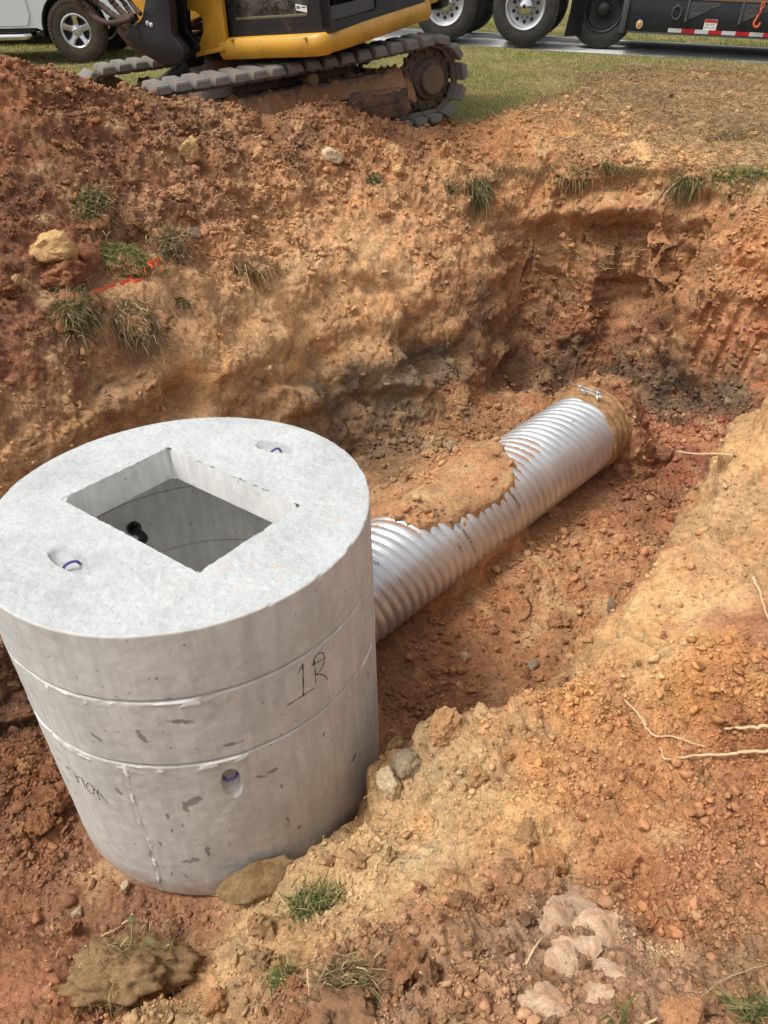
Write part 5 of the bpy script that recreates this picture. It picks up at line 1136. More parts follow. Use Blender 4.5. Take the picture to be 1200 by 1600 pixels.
for px in (362, 478): q = onplane(MH, px, 62 if px < 400 else 60, 1, FY-.07); b.lathe([(0, -.02), (.012, -.02), (.012, .02)], 8, 'y', M=Matrix.Translation(q))
b.build('side_rail', M_YEL, house, angle=50)
rz = f1[2]
b = MB(); b.prism([(f0[0]-.05, rz-.05), (f0[0]-.05, rz+.06), (SXc-.08, rz+.06), (SXc-.08, rz-.05)], FY+.04, 1.0, 'y'); b.lathe([(0, .74), (.62, .74), (.62, .80), (0, .80)], 48, 'z'); b.box((-.95, -.55, rz-.04), (.30, 1.55, rz+.04)); b.build('turntable_floor', M_BLK, house)
# cab
cz0 = hp(430, 56)[1]; cx0 = hp(350, 50)[0]; cx1 = hp(507, 50)[0]+.02; cy0 = FY+.02
CH = 1.75
def quadframe(b, outer, inner, y0, y1, M=None):
    V = [(x, y0, z) for x, z in outer]+[(x, y0, z) for x, z in inner]+[(x, y1, z) for x, z in outer]+[(x, y1, z) for x, z in inner]; n = len(outer); Fs = []
    for i in range(n):
        j = (i+1) % n; Fs += [(i, j, n+j, n+i), (2*n+i, 3*n+i, 3*n+j, 2*n+j), (i, 2*n+i, 2*n+j, j), (n+i, n+j, 3*n+j, 3*n+i)]
    b.mesh(V, Fs, M)
g0 = hp(358, 34); g1 = hp(482, 34)
def rrect(x0, z0, x1, z1, r, n=5):
    P = []
    for cx, cz, a0 in ((x1-r, z0+r, -90), (x1-r, z1-r, 0), (x0+r, z1-r, 90), (x0+r, z0+r, 180)):
        for k in range(n+1): a = rad(a0+90*k/n); P.append((cx+r*math.cos(a), cz+r*math.sin(a)))
    return P
zmid = cz0+.62
b = MB(); bmo = rrect(cx0, cz0, cx1, cz0+CH, .03); bmi = rrect(g0[0], g0[1], g1[0], zmid, .05); quadframe(b, rrect(cx0, cz0, cx1, zmid+.035, .02), bmi, cy0, cy0+.05); quadframe(b, rrect(cx0, zmid+.035, cx1, cz0+CH, .04), rrect(cx0+.06, zmid+.07, cx1-.06, cz0+CH-.08, .06), cy0, cy0+.05)
cab = b.build('cab', M_CABB, house, angle=30)
b = MB(); b.mesh([(x, cy0+.03, z) for x, z in bmi], [tuple(range(len(bmi)))]); b.build('lower_front_glass', M_GLASS, cab, smooth=False)
q1 = rrect(cx0+.06, zmid+.07, cx1-.06, cz0+CH-.08, .06); b = MB(); b.mesh([(x, cy0+.03, z) for x, z in q1], [tuple(range(len(q1)))]); b.build('windscreen', M_GLASS, cab, smooth=False)
za = hp(370, 33)[1]; b = MB(); b.box((g0[0]+.05, cy0+.012, za), (g1[0]-.03, cy0+.028, za+.022), bev=.004); b.build('glass_trim', paint('olive_trim', srgb(104, 100, 74), .6, dirt=.3), cab)
# label on the glass
la_, lb_ = hp(463, 17, 1, cy0+.02), hp(479, 9, 1, cy0+.02); LX0, LX1 = la_[0], lb_[0]; LZ0 = hp(470, 21)[1]; LZ1 = hp(470, 6)[1]
b = MB(); b.prism([(LX0, LZ0+.02), (LX0, LZ1), (LX1, LZ1-.02), (LX1, LZ0)], cy0+.018, cy0+.022, 'y'); lb2 = b.build('paper_label', M_LBL, cab, smooth=False)
b = MB()
for k in range(6): b.box((LX0+.008+k*.006, cy0+.0165, LZ0+.03), (LX0+.008+k*.006+.003, cy0+.0178, LZ1-.015))
for k in range(3): b.box((LX0+.06, cy0+.0165, LZ0+.035+k*.022), (LX1-.01, cy0+.0178, LZ0+.042+k*.022))
b.build('label_print', M_INK, lb2, smooth=False)
# side of the cab: pillar, open doorway with the floor and seat inside, rear window panel
sy0 = cy0; XS = cx1
s_a = onplane(MH, 510, 44, 0, XS); s_b = onplane(MH, 590, 22, 0, XS); s_c = onplane(MH, 612, 20, 0, XS); s_d = onplane(MH, 664, 4, 0, XS)
ys1 = s_b[1]; ys2 = s_c[1]; ys3 = max(s_d[1], ys2+.45); print('cab side', sy0, ys1, ys2, ys3, cx0, cx1, cz0)
Mside = Matrix.Translation((XS, 0, 0)) @ Matrix.Rotation(math.pi/2, 4, 'Z')   # local x -> house y, local y -> -x
b = MB(); quadframe(b, rrect(sy0, cz0, ys2, cz0+CH, .03), rrect(sy0+.07, cz0+.07, ys1, cz0+CH-.10, .07), 0, .05, Mside)
quadframe(b, rrect(ys2+.002, cz0, ys3, cz0+CH, .03), rrect(ys2+.07, cz0+.16, ys3-.06, cz0+CH-.5, .06), 0, .05, Mside)
b.box((cx0, cy0, cz0+CH-.02), (XS, ys3, cz0+CH+.08), bev=.03); b.box((cx0, ys3-.05, cz0), (XS-.05, ys3, cz0+CH)); b.box((cx0, cy0+.05, cz0), (cx0+.04, ys3-.05, cz0+CH)); b.build('cab_shell', M_CABB, cab, angle=30)
q1 = rrect(ys2+.07, cz0+.16, ys3-.06, cz0+CH-.5, .06); b = MB(); b.mesh([(x, .03, z) for x, z in q1], [tuple(range(len(q1)))], Mside); b.build('side_window', M_GLASS, cab, smooth=False)
b = MB(); b.box((cx0+.04, cy0+.05, cz0), (XS-.05, ys3-.05, cz0+.05)); b.build('cab_floor', paint('floor_mat', srgb(120, 96, 74), .9, dirt=.7, dirtc=(170, 128, 92)), cab)
b = MB(); b.box((cx0+.25, cy0+.65, cz0+.05), (cx0+.75, cy0+1.1, cz0+.32), bev=.03); b.box((cx0+.22, cy0+.6, cz0+.32), (cx0+.78, cy0+1.15, cz0+.46), bev=.05); b.box((cx0+.25, cy0+1.08, cz0+.40), (cx0+.75, cy0+1.22, cz0+1.1), bev=.05); b.build('seat', M_BLK, cab)
b = MB(); b.box((XS-.035, sy0+.10, cz0+.08), (XS-.015, ys1-.02, cz0+.17)); b.build('door_sill', M_GREY, cab)
# engine cover, counterweight, fuel box: the part of the machine above the picture
b = MB(); b.prism([(-1.2, rz+.05), (-1.2, rz+.75), (-1.1, rz+.85), (cx0-.28, rz+.85), (cx0-.28, rz+.05)], -.35, 1.4, 'y', bev=.03); b.prism([(cx0-.28, rz+.05), (cx0-.28, rz+.95), (SXc-.03, rz+.95), (SXc-.03, rz+.05)], ys3+.02, 1.45, 'y', bev=.04); b.build('engine_cover', M_YEL, house)
b = MB(); b.prism([(-1.2, 1.45), (-1.15, 1.75), (-.6, 1.98), (.8, 1.98), (1.3, 1.75), (1.36, 1.45)], rz-.02, rz+.95, 'z', bev=.05); b.build('counterweight', M_BLK, house)
# ---- yellow front frame with its oval opening, left of the cab
YF = FY-.06
outl = [hp(x, y, 1, YF) for x, y in ((262, -6), (352, -40), (345, -6), (352, 60), (349, 77), (330, 82), (292, 90), (288, 84), (290, 74), (300, 70), (312, 66), (317, 50), (316, 30), (306, 18), (286, 14), (266, 14))]
b = MB(); b.prism(outl, YF, YF+.05, 'y', bev=.006)
e0 = hp(289, 90, 1, YF); e1 = hp(352, 76, 1, YF)
b.prism([(e0[0], e0[1]-.015), (e1[0], e1[1]-.015), (e1[0], e1[1]+.02), (e0[0], e0[1]+.02)], YF-.03, YF+.45, 'y', bev=.006)
t0 = hp(254, 3, 1, YF); t1 = hp(345, -6, 1, YF)
b.prism([(t0[0], t0[1]), (t1[0], t1[1]+.02), (t1[0], t1[1]+.06), (t0[0], t0[1]+.045)], YF-.03, YF+.40, 'y', bev=.006)
b.prism([(e0[0]-.02, e0[1]+.02), (e1[0], e1[1]+.03), (t1[0]+.05, t1[1]), (t0[0], t0[1])], YF+.42, YF+.47, 'y')
b.build('front_frame', M_YEL, house, angle=40)
b = MB()
for k, (a_p, b_p, r) in enumerate((((262, 55), (318, 40), .030), ((262, 64), (318, 50), .024), ((268, 36), (318, 28), .02))):
    q0 = onplane(MH, *a_p, 1, YF+.12+.05*k); q2 = onplane(MH, *b_p, 1, YF+.22+.05*k); mid = (q0+q2)/2+np.array([0, 0, .02*(1-k)]); b.tube(catmull([q0, mid, q2], 5), r, 10)
b.build('inner_hose', M_HOSE, house)
q0 = hp(268, 95, 1, YF+.02); q2 = hp(300, 62, 1, YF+.02)
b = MB(); b.box((q0[0]+.02, YF+.15, q0[1]), (q2[0]-.01, YF+.40, q2[1]), bev=.02); b.build('slew_motor', M_MUDST, house)
# ---- black swing bracket with pin bosses
YB = FY-.42
bp = [hp(x, y, 1, YB) for x, y in ((236, -95), (262, -95), (263, 0), (266, 20), (268, 55), (284, 74), (288, 84), (282, 101), (258, 101), (232, 86), (196, 61), (196, 50), (203, 42), (212, 40), (222, 26), (228, -10))]
b = MB(); b.prism(bp, YB, YB+.09, 'y', bev=.010); b.prism([(x-.13, z-.005) for x, z in bp], YB+.32, YB+.40, 'y', bev=.010)
w0 = hp(205, 62, 1, YB); w1 = hp(280, 100, 1, YB); b.prism([(w0[0], w0[1]), (w1[0]-.10, w1[1]), (w1[0]-.08, w1[1]+.05), (w0[0]+.03, w0[1]+.05)], YB+.085, YB+.325, 'y'); w2 = hp(250, -90, 1, YB)
b.prism([(w0[0]+.03, w0[1]+.06), (w0[0]+.06, w0[1]+.04), (w2[0]+.02, w2[1]), (w2[0]-.02, w2[1])], YB+.085, YB+.325, 'y')
q = onplane(MH, 268, 62, 1, YB+.2); b.box((q[0]-.12, YB+.30, rz-.14), (q[0]+.04, YB+.52, rz-.07), bev=.01)
br_ = b.build('swing_bracket', M_BLK, house, angle=40)
b = MB(); q = onplane(MH, 214, 52, 1, YB)
b.lathe([(0, -.004), (.040, -.004), (.040, .0)], 24, 'y', M=Matrix.Translation(q)); b.build('pin_hole', M_INK, br_)
b = MB()
for p in ((231, 36), (237, 39)): q = onplane(MH, *p, 1, YB); b.lathe([(0, -.018), (.011, -.018), (.014, -.012), (.018, -.010), (.018, .0)], 18, 'y', M=Matrix.Translation(q))
b.build('bracket_bolt', M_SLV, br_)
# ---- boom foot, boom and arm above the picture
q = onplane(MH, 236, -40, 1, YB+.2)
b = MB(); bx, bz = q[0], q[2]+.12
b.prism([(bx-.10, bz-.15), (bx+.14, bz-.12), (bx+.22, bz+.9), (bx-.1, bz+1.9), (bx-.9, bz+2.4), (bx-1.1, bz+2.2), (bx-.45, bz+1.6), (bx-.14, bz+.8)], YB+.10, YB+.31, 'y', bev=.015); b.build('boom', M_YEL, house)
# ---- muddy hoses looping out of the bracket
b = MB()
HS = [([(112, -30), (125, 4), (143, 24), (170, 36), (206, 30)], .022, YB-.02), ([(128, -40), (140, -6), (160, 10), (185, 28), (212, 26)], .026, YB+.05), ([(150, -50), (165, -12), (182, 10), (196, 24), (208, 34)], .024, YB+.12),
      ([(170, -60), (178, -20), (196, 8), (206, 22), (214, 30)], .020, YB+.2), ([(186, -70), (194, -20), (202, 0), (212, 14), (220, 22)], .018, YB+.02), ([(118, -20), (130, 12), (160, 33), (188, 38), (206, 42)], .016, YB+.16)]
hl = []
for pts_, r, yy in HS:
    P = catmull([onplane(MH, x, y, 1, yy-.03*abs(i-2)) for i, (x, y) in enumerate(pts_)], 8); P = [np.array(p) for p in P]
    rr_l = [r*(1+.14*math.sin(i*2.1)+.1*random.random()) for i in range(len(P))]
    b = MB(); b.tube(P, rr_l, 12); b.build('hydraulic_hose', M_HOSE, house)
b = MB(); q = onplane(MH, 190, 58, 1, YB+.1)
b.prism([hp(x, y, 1, YB) for x, y in ((176, 40), (200, 52), (262, 98), (250, 104), (196, 76), (176, 52))], YB+.04, YB+.30, 'y', bev=.02)
b.build('swing_cylinder', M_HOSE, house)
print('vehicles', round(time.time()-T0, 1))
# ================================================================ LOOSE THINGS ON THE GROUND
def icos(sub):
    b = bmesh.new(); bmesh.ops.create_icosphere(b, subdivisions=sub, radius=1.0); V = np.array([v.co[:] for v in b.verts]); F = np.array([[v.index for v in f.verts] for f in b.faces]); b.free(); return V, F
def rockshape(sub, seed, planes=9, rough=.10, soft=.0):
    V, F = icos(sub); r = np.random.default_rng(seed); N = r.normal(size=(planes, 3)); N /= np.linalg.norm(N, axis=1)[:, None]; d = r.uniform(.55, .95, planes)
    dots = V@N.T; lim = np.where(dots > .05, d/np.maximum(dots, .05), 9).min(1); s = np.minimum(lim, 1.0)
    V = V*s[:, None]
    if sub >= 2: V = V*(1+rough*fbm(V*2.2+seed, 3, s=seed % 50)+.5*rough*fbm(V*7+seed, 2, s=seed % 40))[:, None]
    return V*np.array([1, r.uniform(.7, .95), r.uniform(.55, .85)]), F
# ---- crumbs and small clods: far too many to count
SMALL = [(V_*(1+.35*np.random.default_rng(k).normal(size=(len(V_), 1)).clip(-1, 1)), F_) for k, (V_, F_) in enumerate(rockshape(1, 300+k, 6) for k in range(10))]
def chunk(sub, seed):
    V, F = icos(sub); r = np.random.default_rng(seed); N = r.normal(size=(7, 3)); N /= np.linalg.norm(N, axis=1)[:, None]; d = r.uniform(.32, .72, 7)
    dots = V@N.T; V = V*np.minimum(np.where(dots > .03, d/np.maximum(dots, .03), 9).min(1), 1.05)[:, None]; V = V*(1+.17*r.normal(size=(len(V), 1)).clip(-1.3, 1.3))
    return V*1.25*np.array([1, r.uniform(.6, 1), r.uniform(.45, .85)]), F
MED = [chunk(2, 400+k) for k in range(14)]
def rnd_rot(n, rng):
    q = rng.normal(size=(n, 4)); q /= np.linalg.norm(q, axis=1)[:, None]; w, x, y, z = q.T
    return np.stack([np.stack([1-2*(y*y+z*z), 2*(x*y-z*w), 2*(x*z+y*w)], -1), np.stack([2*(x*y+z*w), 1-2*(x*x+z*z), 2*(y*z-x*w)], -1), np.stack([2*(x*z-y*w), 2*(y*z+x*w), 1-2*(x*x+y*y)], -1)], 1)
vis = FRONT & (GPX > -120) & (GPX < 1320) & (GPY > -60) & (GPY < 1720) & (bare > .4) & (dcam < 12)
vis &= ~((np.hypot(P3[:, 0]-.0-_bot.x, P3[:, 1]-_bot.y) < .80) & (P3[:, 2] < -1))
vis &= ~((np.abs(t2) < .30) & (s2 > -.5) & (s2 < 2.9) & (P3[:, 2] < FLOOR_Z+.45))
# only the side of the ground that faces the road or the pit edge gets crumbs it could hold
clump = sstep(-.25, .45, fbm(P3*2.6, 3, s=171))
upf = np.clip((FN[:, 2]-.05)/.5, .08, 1)
zone = np.clip(crum*.95, 0, 1)**2.0*(.25+.75*clump)*upf*vis
# the wheel of fortune is weighted so that every part of the picture gets its share
pr_ = zone/zone.sum()
def scatter(n, lo, hi, power, shapes, seed, clipm, name):
    rng = np.random.default_rng(seed); idx_ = rng.choice(len(P3), n, p=pr_)
    u = rng.random(n); a = 1-power; rp = (lo**a+u*(hi**a-lo**a))**(1/a)
    rad_ = np.clip(rp*dcam[idx_]/FPX, *clipm)
    pos = P3[idx_] + rng.uniform(-1, 1, (n, 3))*.006*dcam[idx_][:, None]*.5; pos[:, 2] = P3[idx_][:, 2]
    base = colr[idx_]*rng.uniform(.80, 1.10, (n, 1)); odd = rng.random(n); base = np.where((odd > .965)[:, None], base*.6+np.array(srgb(206, 170, 126))*.4, base); base = np.where((odd < .10)[:, None], base*np.array([.80, .72, .66]), base)
    R = rnd_rot(n, rng); which = rng.integers(0, len(shapes), n); Vs, Fs, Cs = [], [], []; off = 0
    for k, (V, F) in enumerate(shapes):
        m = np.where(which == k)[0]
        if len(m) == 0: continue
        W = np.einsum('nij,vj->nvi', R[m], V)*rad_[m][:, None, None]; W[:, :, 2] *= .85
        W = W + (pos[m]+FN[idx_[m]]*rad_[m][:, None]*.35)[:, None, :]
        nf = F[None]+(off+np.arange(len(m))*len(V))[:, None, None]
        Vs.append(W.reshape(-1, 3)); Fs.append(nf.reshape(-1, F.shape[1])); Cs.append(np.repeat(base[m], len(V), 0)); off += len(m)*len(V)
    return np.concatenate(Vs), np.concatenate(Fs), np.concatenate(Cs)
A1_ = scatter(44000, 1.0, 4.0, 2.2, SMALL, 5, (.0016, .022), 'a')
B1_ = scatter(9000, 2.4, 11.0, 3.0, MED, 6, (.004, .038), 'b')
V = np.concatenate([A1_[0], B1_[0]]); F = np.concatenate([A1_[1], B1_[1]+len(A1_[0])]); Cc = np.concatenate([A1_[2], B1_[2]])
ms = NT('crumbs'); cc_ = ms.attr('soil'); nn3 = ms.noise(75, 4, .7); M_CRUMB = ms.done(ms.mix(1.0, cc_, ms.ramp(nn3, [(.3, .68), (.7, 1.25)]), 'MULTIPLY'), .95, 0, ms.bump(nn3, .6, .004), spec=.15)
crumbs = npmesh('loose_dirt', V, F, M_CRUMB); vattr(crumbs, 'soil', np.clip(Cc, 0, 1)); tag(crumbs, kind='stuff')
print('crumbs', len(F), round(time.time()-T0, 1))

# ---- single rocks and clods one can point to
def rock_mat(name, base, alt, sc=1.0, top=None):
    m = NT(name); n1 = m.noise(14*sc, 5, .65); n2 = m.noise(70*sc, 4, .7); c = m.mix(m.ramp(n1, [(.38, 0.0), (.62, 1.0)]), srgb(*base, .92), srgb(*alt, .92))
    c = m.mix(1.0, c, m.ramp(n2, [(.3, .72), (.7, 1.2)]), 'MULTIPLY')
    return m.done(c, .95, 0, m.bump(n2, .6, .008, m.bump(n1, .5, .02)), spec=.15)
mcl = NT('clod'); _oi = mcl.node('ShaderNodeObjectInfo'); _n1 = mcl.noise(3.2, 6, .7); _n2 = mcl.noise(9, 4, .75)
M_CLOD = mcl.done(mcl.mix(1.0, mcl.mix(1.0, _oi.outputs['Color'], mcl.ramp(_n1, [(.3, .72), (.7, 1.28)]), 'MULTIPLY'), mcl.ramp(_n2, [(.3, .75), (.7, 1.2)]), 'MULTIPLY'), .95, 0, mcl.bump(_n2, .7, .012, mcl.bump(_n1, .5, .02)), spec=.12)
BASEC = {'tan': (196, 152, 108), 'yel': (206, 168, 114), 'red': (144, 96, 66), 'org': (172, 118, 76), 'brn': (146, 102, 70), 'dk': (112, 80, 58), 'gry': (150, 138, 118), 'crm': (212, 192, 158), 'olv': (132, 112, 82), 'pnk': (206, 178, 150)}
def local_colour(p, key, f=.5):
    i = int(np.argmin(((P3[::7]-p)**2).sum(1)))*7; lc = colr[i]; return tuple(lc*f+np.array(srgb(*BASEC[key]))*(1-f))+(1.0,)
RM = {'tan': rock_mat('tan_stone', (198, 158, 112), (160, 112, 72)), 'yel': rock_mat('yellow_stone', (206, 172, 120), (170, 122, 76)), 'red': rock_mat('red_clod', (158, 88, 58), (130, 70, 46)),
      'org': rock_mat('orange_clod', (180, 112, 66), (148, 86, 50)), 'brn': rock_mat('brown_clod', (142, 96, 64), (108, 68, 44)), 'dk': rock_mat('dark_clod', (104, 72, 52), (78, 52, 38)),
      'gry': rock_mat('grey_stone', (140, 132, 118), (112, 100, 84)), 'crm': rock_mat('cream_stone', (216, 202, 172), (182, 158, 120)), 'olv': rock_mat('olive_slab', (150, 126, 90), (122, 98, 68)), 'pnk': rock_mat('dry_crust', (206, 174, 148), (160, 118, 92))}
def world_per_px(p): return float(np.linalg.norm(np.array(p)-ORG))/FPX
def place_rock(px, py, w, h, mat, seed, label, name='rock', cat='rock', group=None, sink=.3, flat=1.0, rough=.30, planes=10, yaw=None, sub=4):
    p, n = spot(px, py); k = world_per_px(p); V, F = rockshape(sub, seed, planes, rough*(.5 if mat in ('crm', 'gry', 'yel') else 1.0)); V = V*(1-.16*(1 if mat not in ('crm', 'gry', 'yel') else .4)*(worley(V*3.1+seed, 2)[0]-.4))[:, None]
    rx, rz = w*.5*k*1.12, h*.5*k*1.15; V = V/np.array([np.abs(V[:, 0]).max(), np.abs(V[:, 1]).max(), np.abs(V[:, 2]).max()])*np.array([rx, (rx+rz)/2, rz*flat])
    o = npmesh(name, V/max(rx, rz), F, M_CLOD, smooth=True); o.data.set_sharp_from_angle(angle=rad(32)); o.color = local_colour(p, mat, .25 if mat in ('crm', 'gry', 'yel') else .45)
    z = Vector((n*.6+np.array([0, 0, .4]))).normalized(); q = z.to_track_quat('Z', 'Y')
    o.matrix_world = Matrix.Translation(Vector(p)+z*rz*flat*(1-2*sink)*.9) @ q.to_matrix().to_4x4() @ Matrix.Rotation(yaw if yaw is not None else seed*1.3, 4, 'Z') @ Matrix.Scale(max(rx, rz), 4)
    return tag(o, label, cat, group)
for a in [
 (92, 392, 74, 44, 'yel', 1, 'large yellow topped clod left of the grass sods on the slope'),
 (100, 424, 66, 44, 'red', 32, 'dark red broken clod just under the large yellow topped clod'),
 (305, 238, 30, 30, 'yel', 2, 'pale yellow upright stone high on the brown spoil slope'),
 (285, 304, 38, 26, 'tan', 3, 'flat tan stone on the slope above the right hand grass sod'),
 (358, 290, 22, 22, 'tan', 4, 'small tan stone amid clods in the middle of the slope'),
 (10, 446, 34, 30, 'red', 5, 'round rust red clod at the left edge of the slope'),
 (28, 436, 13, 18, 'yel', 6, 'tiny yellow stone beside the rust red clod at the left edge'),
 (520, 241, 30, 16, 'crm', 7, 'flat cream stone near the top of the tan slope'),
 (622, 260, 14, 20, 'yel', 8, 'small upright yellow stone on the slope below the crawler track'),
 (306, 362, 22, 16, 'gry', 33, 'small grey stone touching the right hand grass sod'),
 (88, 1250, 44, 50, 'brn', 9, 'rounded brown boulder leaning near the left side of the box'),
 (44, 1192, 22, 30, 'tan', 10, 'pale narrow stone above the rounded brown boulder'),
 (78, 1206, 22, 24, 'red', 11, 'reddish stone between the pale narrow stone and the box'),
 (58, 1283, 34, 32, 'brn', 34, 'low brown clod under the rounded boulder left of the box'),
 (608, 1226, 32, 48, 'crm', 12, 'cream stone standing on the bank edge right of the box'),
 (636, 1198, 44, 46, 'gry', 13, 'cracked grey clod behind the cream stone on the bank edge'),
 (694, 1134, 56, 46, 'org', 14, 'square orange brown block on the pit floor at the bank foot'),
 (620, 1160, 26, 26, 'dk', 35, 'dark clod on the pit floor beside the square orange block'),
 (872, 968, 36, 26, 'red', 16, 'red stone in the middle of the pit floor'),
 (955, 946, 14, 26, 'gry', 17, 'upright pale grey chip on the right of the pit floor'),
 (668, 706, 28, 14, 'tan', 18, 'flat tan stone on the floor left of the pipe'),
 (706, 700, 18, 20, 'gry', 19, 'grey round stone on the floor left of the pipe'),
 (862, 797, 24, 20, 'tan', 20, 'tan stone against the near side of the pipe'),
 (727, 1020, 15, 13, 'crm', 21, 'small cream pebble on the pit floor right of the box'),
 (837, 1036, 20, 13, 'gry', 22, 'flat light grey pebble near the foot of the near bank'),
 (680, 967, 14, 18, 'tan', 36, 'small tan stone just below the near end of the pipe'),
 (985, 898, 22, 14, 'tan', 37, 'flat tan stone on the floor under the right bank'),
 (818, 1296, 44, 20, 'dk', 23, 'dark flat stone half buried in the near bank'),
 (860, 1352, 64, 46, 'org', 24, 'large angular orange clod in the near bank'),
 (858, 1392, 40, 44, 'org', 25, 'upright orange slab just below the large angular orange clod'),
 (716, 1411, 44, 34, 'dk', 26, 'dark brown crumbly clod alone on the pale part of the bank'),
 (342, 1568, 30, 34, 'org', 27, 'round orange clod at the foot of the pale bank end'),
 (462, 1590, 44, 28, 'red', 28, 'brick red clod at the very bottom of the picture'),
 (1078, 1590, 70, 40, 'org', 29, 'smooth orange block at the bottom right'),
 (112, 1452, 26, 24, 'brn', 30, 'lone round brown clod on the floor left of the bank end'),
 (545, 1584, 110, 50, 'dk', 31, 'long dark clod along the bottom edge of the picture'),
 (1010, 240, 66, 16, 'tan', 38, 'pale crusty slab on the lip of the far wall'),
 (640, 1512, 60, 46, 'brn', 39, 'blocky brown clod in the lower middle of the near bank'),
 (1140, 1112, 44, 28, 'red', 40, 'dark red clod beside the pale root on the right bank'),
 (400, 1500, 46, 30, 'olv', 42, 'flat grey brown stone between the pale bank end and the grass'),
 (120, 1420, 14, 12, 'crm', 43, 'tiny cream pebble on the floor left of the box foot'),
 (195, 1379, 12, 16, 'crm', 44, 'small cream pebble touching the foot of the box'),
 (740, 1210, 34, 26, 'org', 45, 'orange clod on the pale shoulder of the near bank'),
]:
    px, py, w, h, mt, sd, lb = a; place_rock(px, py, w, h, mt, sd*7+3, lb, name='dirt_clod' if 'clod' in lb else 'rock', cat='dirt clod' if 'clod' in lb else 'rock', sink=.36 if w > 40 else .3)
# flat slab leaning on the foot of the box
V, F = rockshape(4, 58, 9, .16); V = V/np.abs(V).max(0)*np.array([.17, .09, .04]); o = npmesh('stone_slab', V, F, RM['olv'], smooth=True); o.data.set_sharp_from_angle(angle=rad(38))
q = aty(400, 1384, 1.45); o.matrix_world = Matrix.Translation(Vector(q)) @ Matrix.Rotation(rad(24), 4, 'Z') @ Matrix.Rotation(rad(38), 4, 'X'); tag(o, 'flat olive brown slab leaning on the foot of the concrete box', 'stone slab')
# dried crust plates, cracked, in the near bank
M_CRST = rock_mat('dry_crust2', (206, 176, 148), (178, 142, 112))
crust = empty('dried_crust', tuple(spot(915, 1440)[0]), label='cracked pale crust of dried mud on the near bank', cat='dried mud')
for k, (px, py, w, h) in enumerate([(915, 1405, 62, 58), (880, 1440, 40, 46), (940, 1455, 60, 40), (905, 1480, 50, 34), (880, 1500, 44, 30), (955, 1510, 44, 34), (872, 1575, 76, 44), (925, 1545, 34, 26)]):
    p, n = spot(px, py); kk = world_per_px(p); V, F = rockshape(4, 600+k, 16, .22); V = V/np.abs(V).max(0)*np.array([w*.5*kk*1.4, h*.5*kk*1.8, .012])
    o = npmesh('crust_plate', V, F, M_CRST, smooth=True); o.data.set_sharp_from_angle(angle=rad(35)); zq = Vector(n*.8+np.array([0, 0, .2])).normalized().to_track_quat('Z', 'Y')
    o.parent = crust; o.matrix_local = Matrix.Translation(Vector(p)-crust.location-Vector(n)*.005) @ zq.to_matrix().to_4x4() @ Matrix.Rotation(k*.9, 4, 'Z')
# groups of look-alike clods
rg = np.random.default_rng(99)
PROT = []
for k in range(6): V_, F_ = rockshape(3, 700+k, 12, .42); PROT.append((V_*(1-.22*(worley(V_*3.1+k, 2)[0]-.4))[:, None], F_))
for (n_, x0, y0, x1, y1, r0, r1, mats, label, group) in [
  (70, 380, 1320, 1200, 1600, 9, 24, ['brn', 'org', 'dk', 'tan', 'brn'], 'crumbly brown clod among many on the lower near bank', 'clods on the near bank'),
  (26, 760, 1000, 1200, 1320, 6, 15, ['org', 'brn', 'org', 'red'], 'orange brown clod among many on the upper near bank', 'clods on the upper near bank'),
  (56, 150, 180, 520, 420, 6, 13, ['brn', 'dk', 'tan', 'red', 'org'], 'brown clod among many on the left spoil slope', 'clods on the spoil slope'),
  (22, 520, 190, 800, 330, 6, 12, ['tan', 'org', 'brn'], 'tan clod among many below the excavator track', 'clods below the excavator'),
  (34, 610, 640, 1050, 1120, 5, 11, ['brn', 'org', 'tan', 'red'], 'small clod among many on the pit floor beside the pipe', 'clods on the pit floor'),
  (22, 10, 1170, 130, 1330, 7, 15, ['brn', 'org', 'tan', 'red'], 'brown clod in the heap left of the concrete box', 'clods left of the box'),
  (14, 0, 210, 130, 420, 6, 12, ['brn', 'red', 'dk'], 'dark red brown clod among many at the far left of the slope', 'clods at the far left')]:
    made = 0; tries = 0; protos = {}
    while made < n_ and tries < 900:
        tries += 1; px, py = rg.uniform(x0, x1), rg.uniform(y0, y1); p, n = spot(px, py)
        if np.hypot(p[0]-_bot.x, p[1]-_bot.y) < .82: continue
        s_p = (p-PA)@PD; t_p = (p-PA)@PLAT
        if abs(t_p) < .36 and -.5 < s_p < 3: continue
        if abs(hit(px, py)[1]-p[1]) > .5 or rg.random() > crumble(p[None])[0]+.15: continue
        rpx = r0*(r1/r0)**(rg.random()**1.8); kk = world_per_px(p); mt = mats[rg.integers(len(mats))]; pk = rg.integers(6)
        if pk in protos: me_ = protos[pk]
        else:
            oo = npmesh('dirt_clod', PROT[pk][0], PROT[pk][1], M_CLOD, smooth=True); oo.data.set_sharp_from_angle(angle=rad(30)); me_ = oo.data; protos[pk] = me_; bpy.data.objects.remove(oo)
        o = bpy.data.objects.new('dirt_clod', me_); COL.objects.link(o); s = rpx*kk
        o.matrix_world = Matrix.Translation(Vector(p)+Vector(n)*s*.22) @ Euler((rg.uniform(0, 6), rg.uniform(0, 6), rg.uniform(0, 6))).to_matrix().to_4x4() @ Matrix.Diagonal((s, s*rg.uniform(.75, 1.1), s*rg.uniform(.7, 1), 1))
        o.color = local_colour(p, mt, .62); tag(o, label, 'dirt clod', group); made += 1

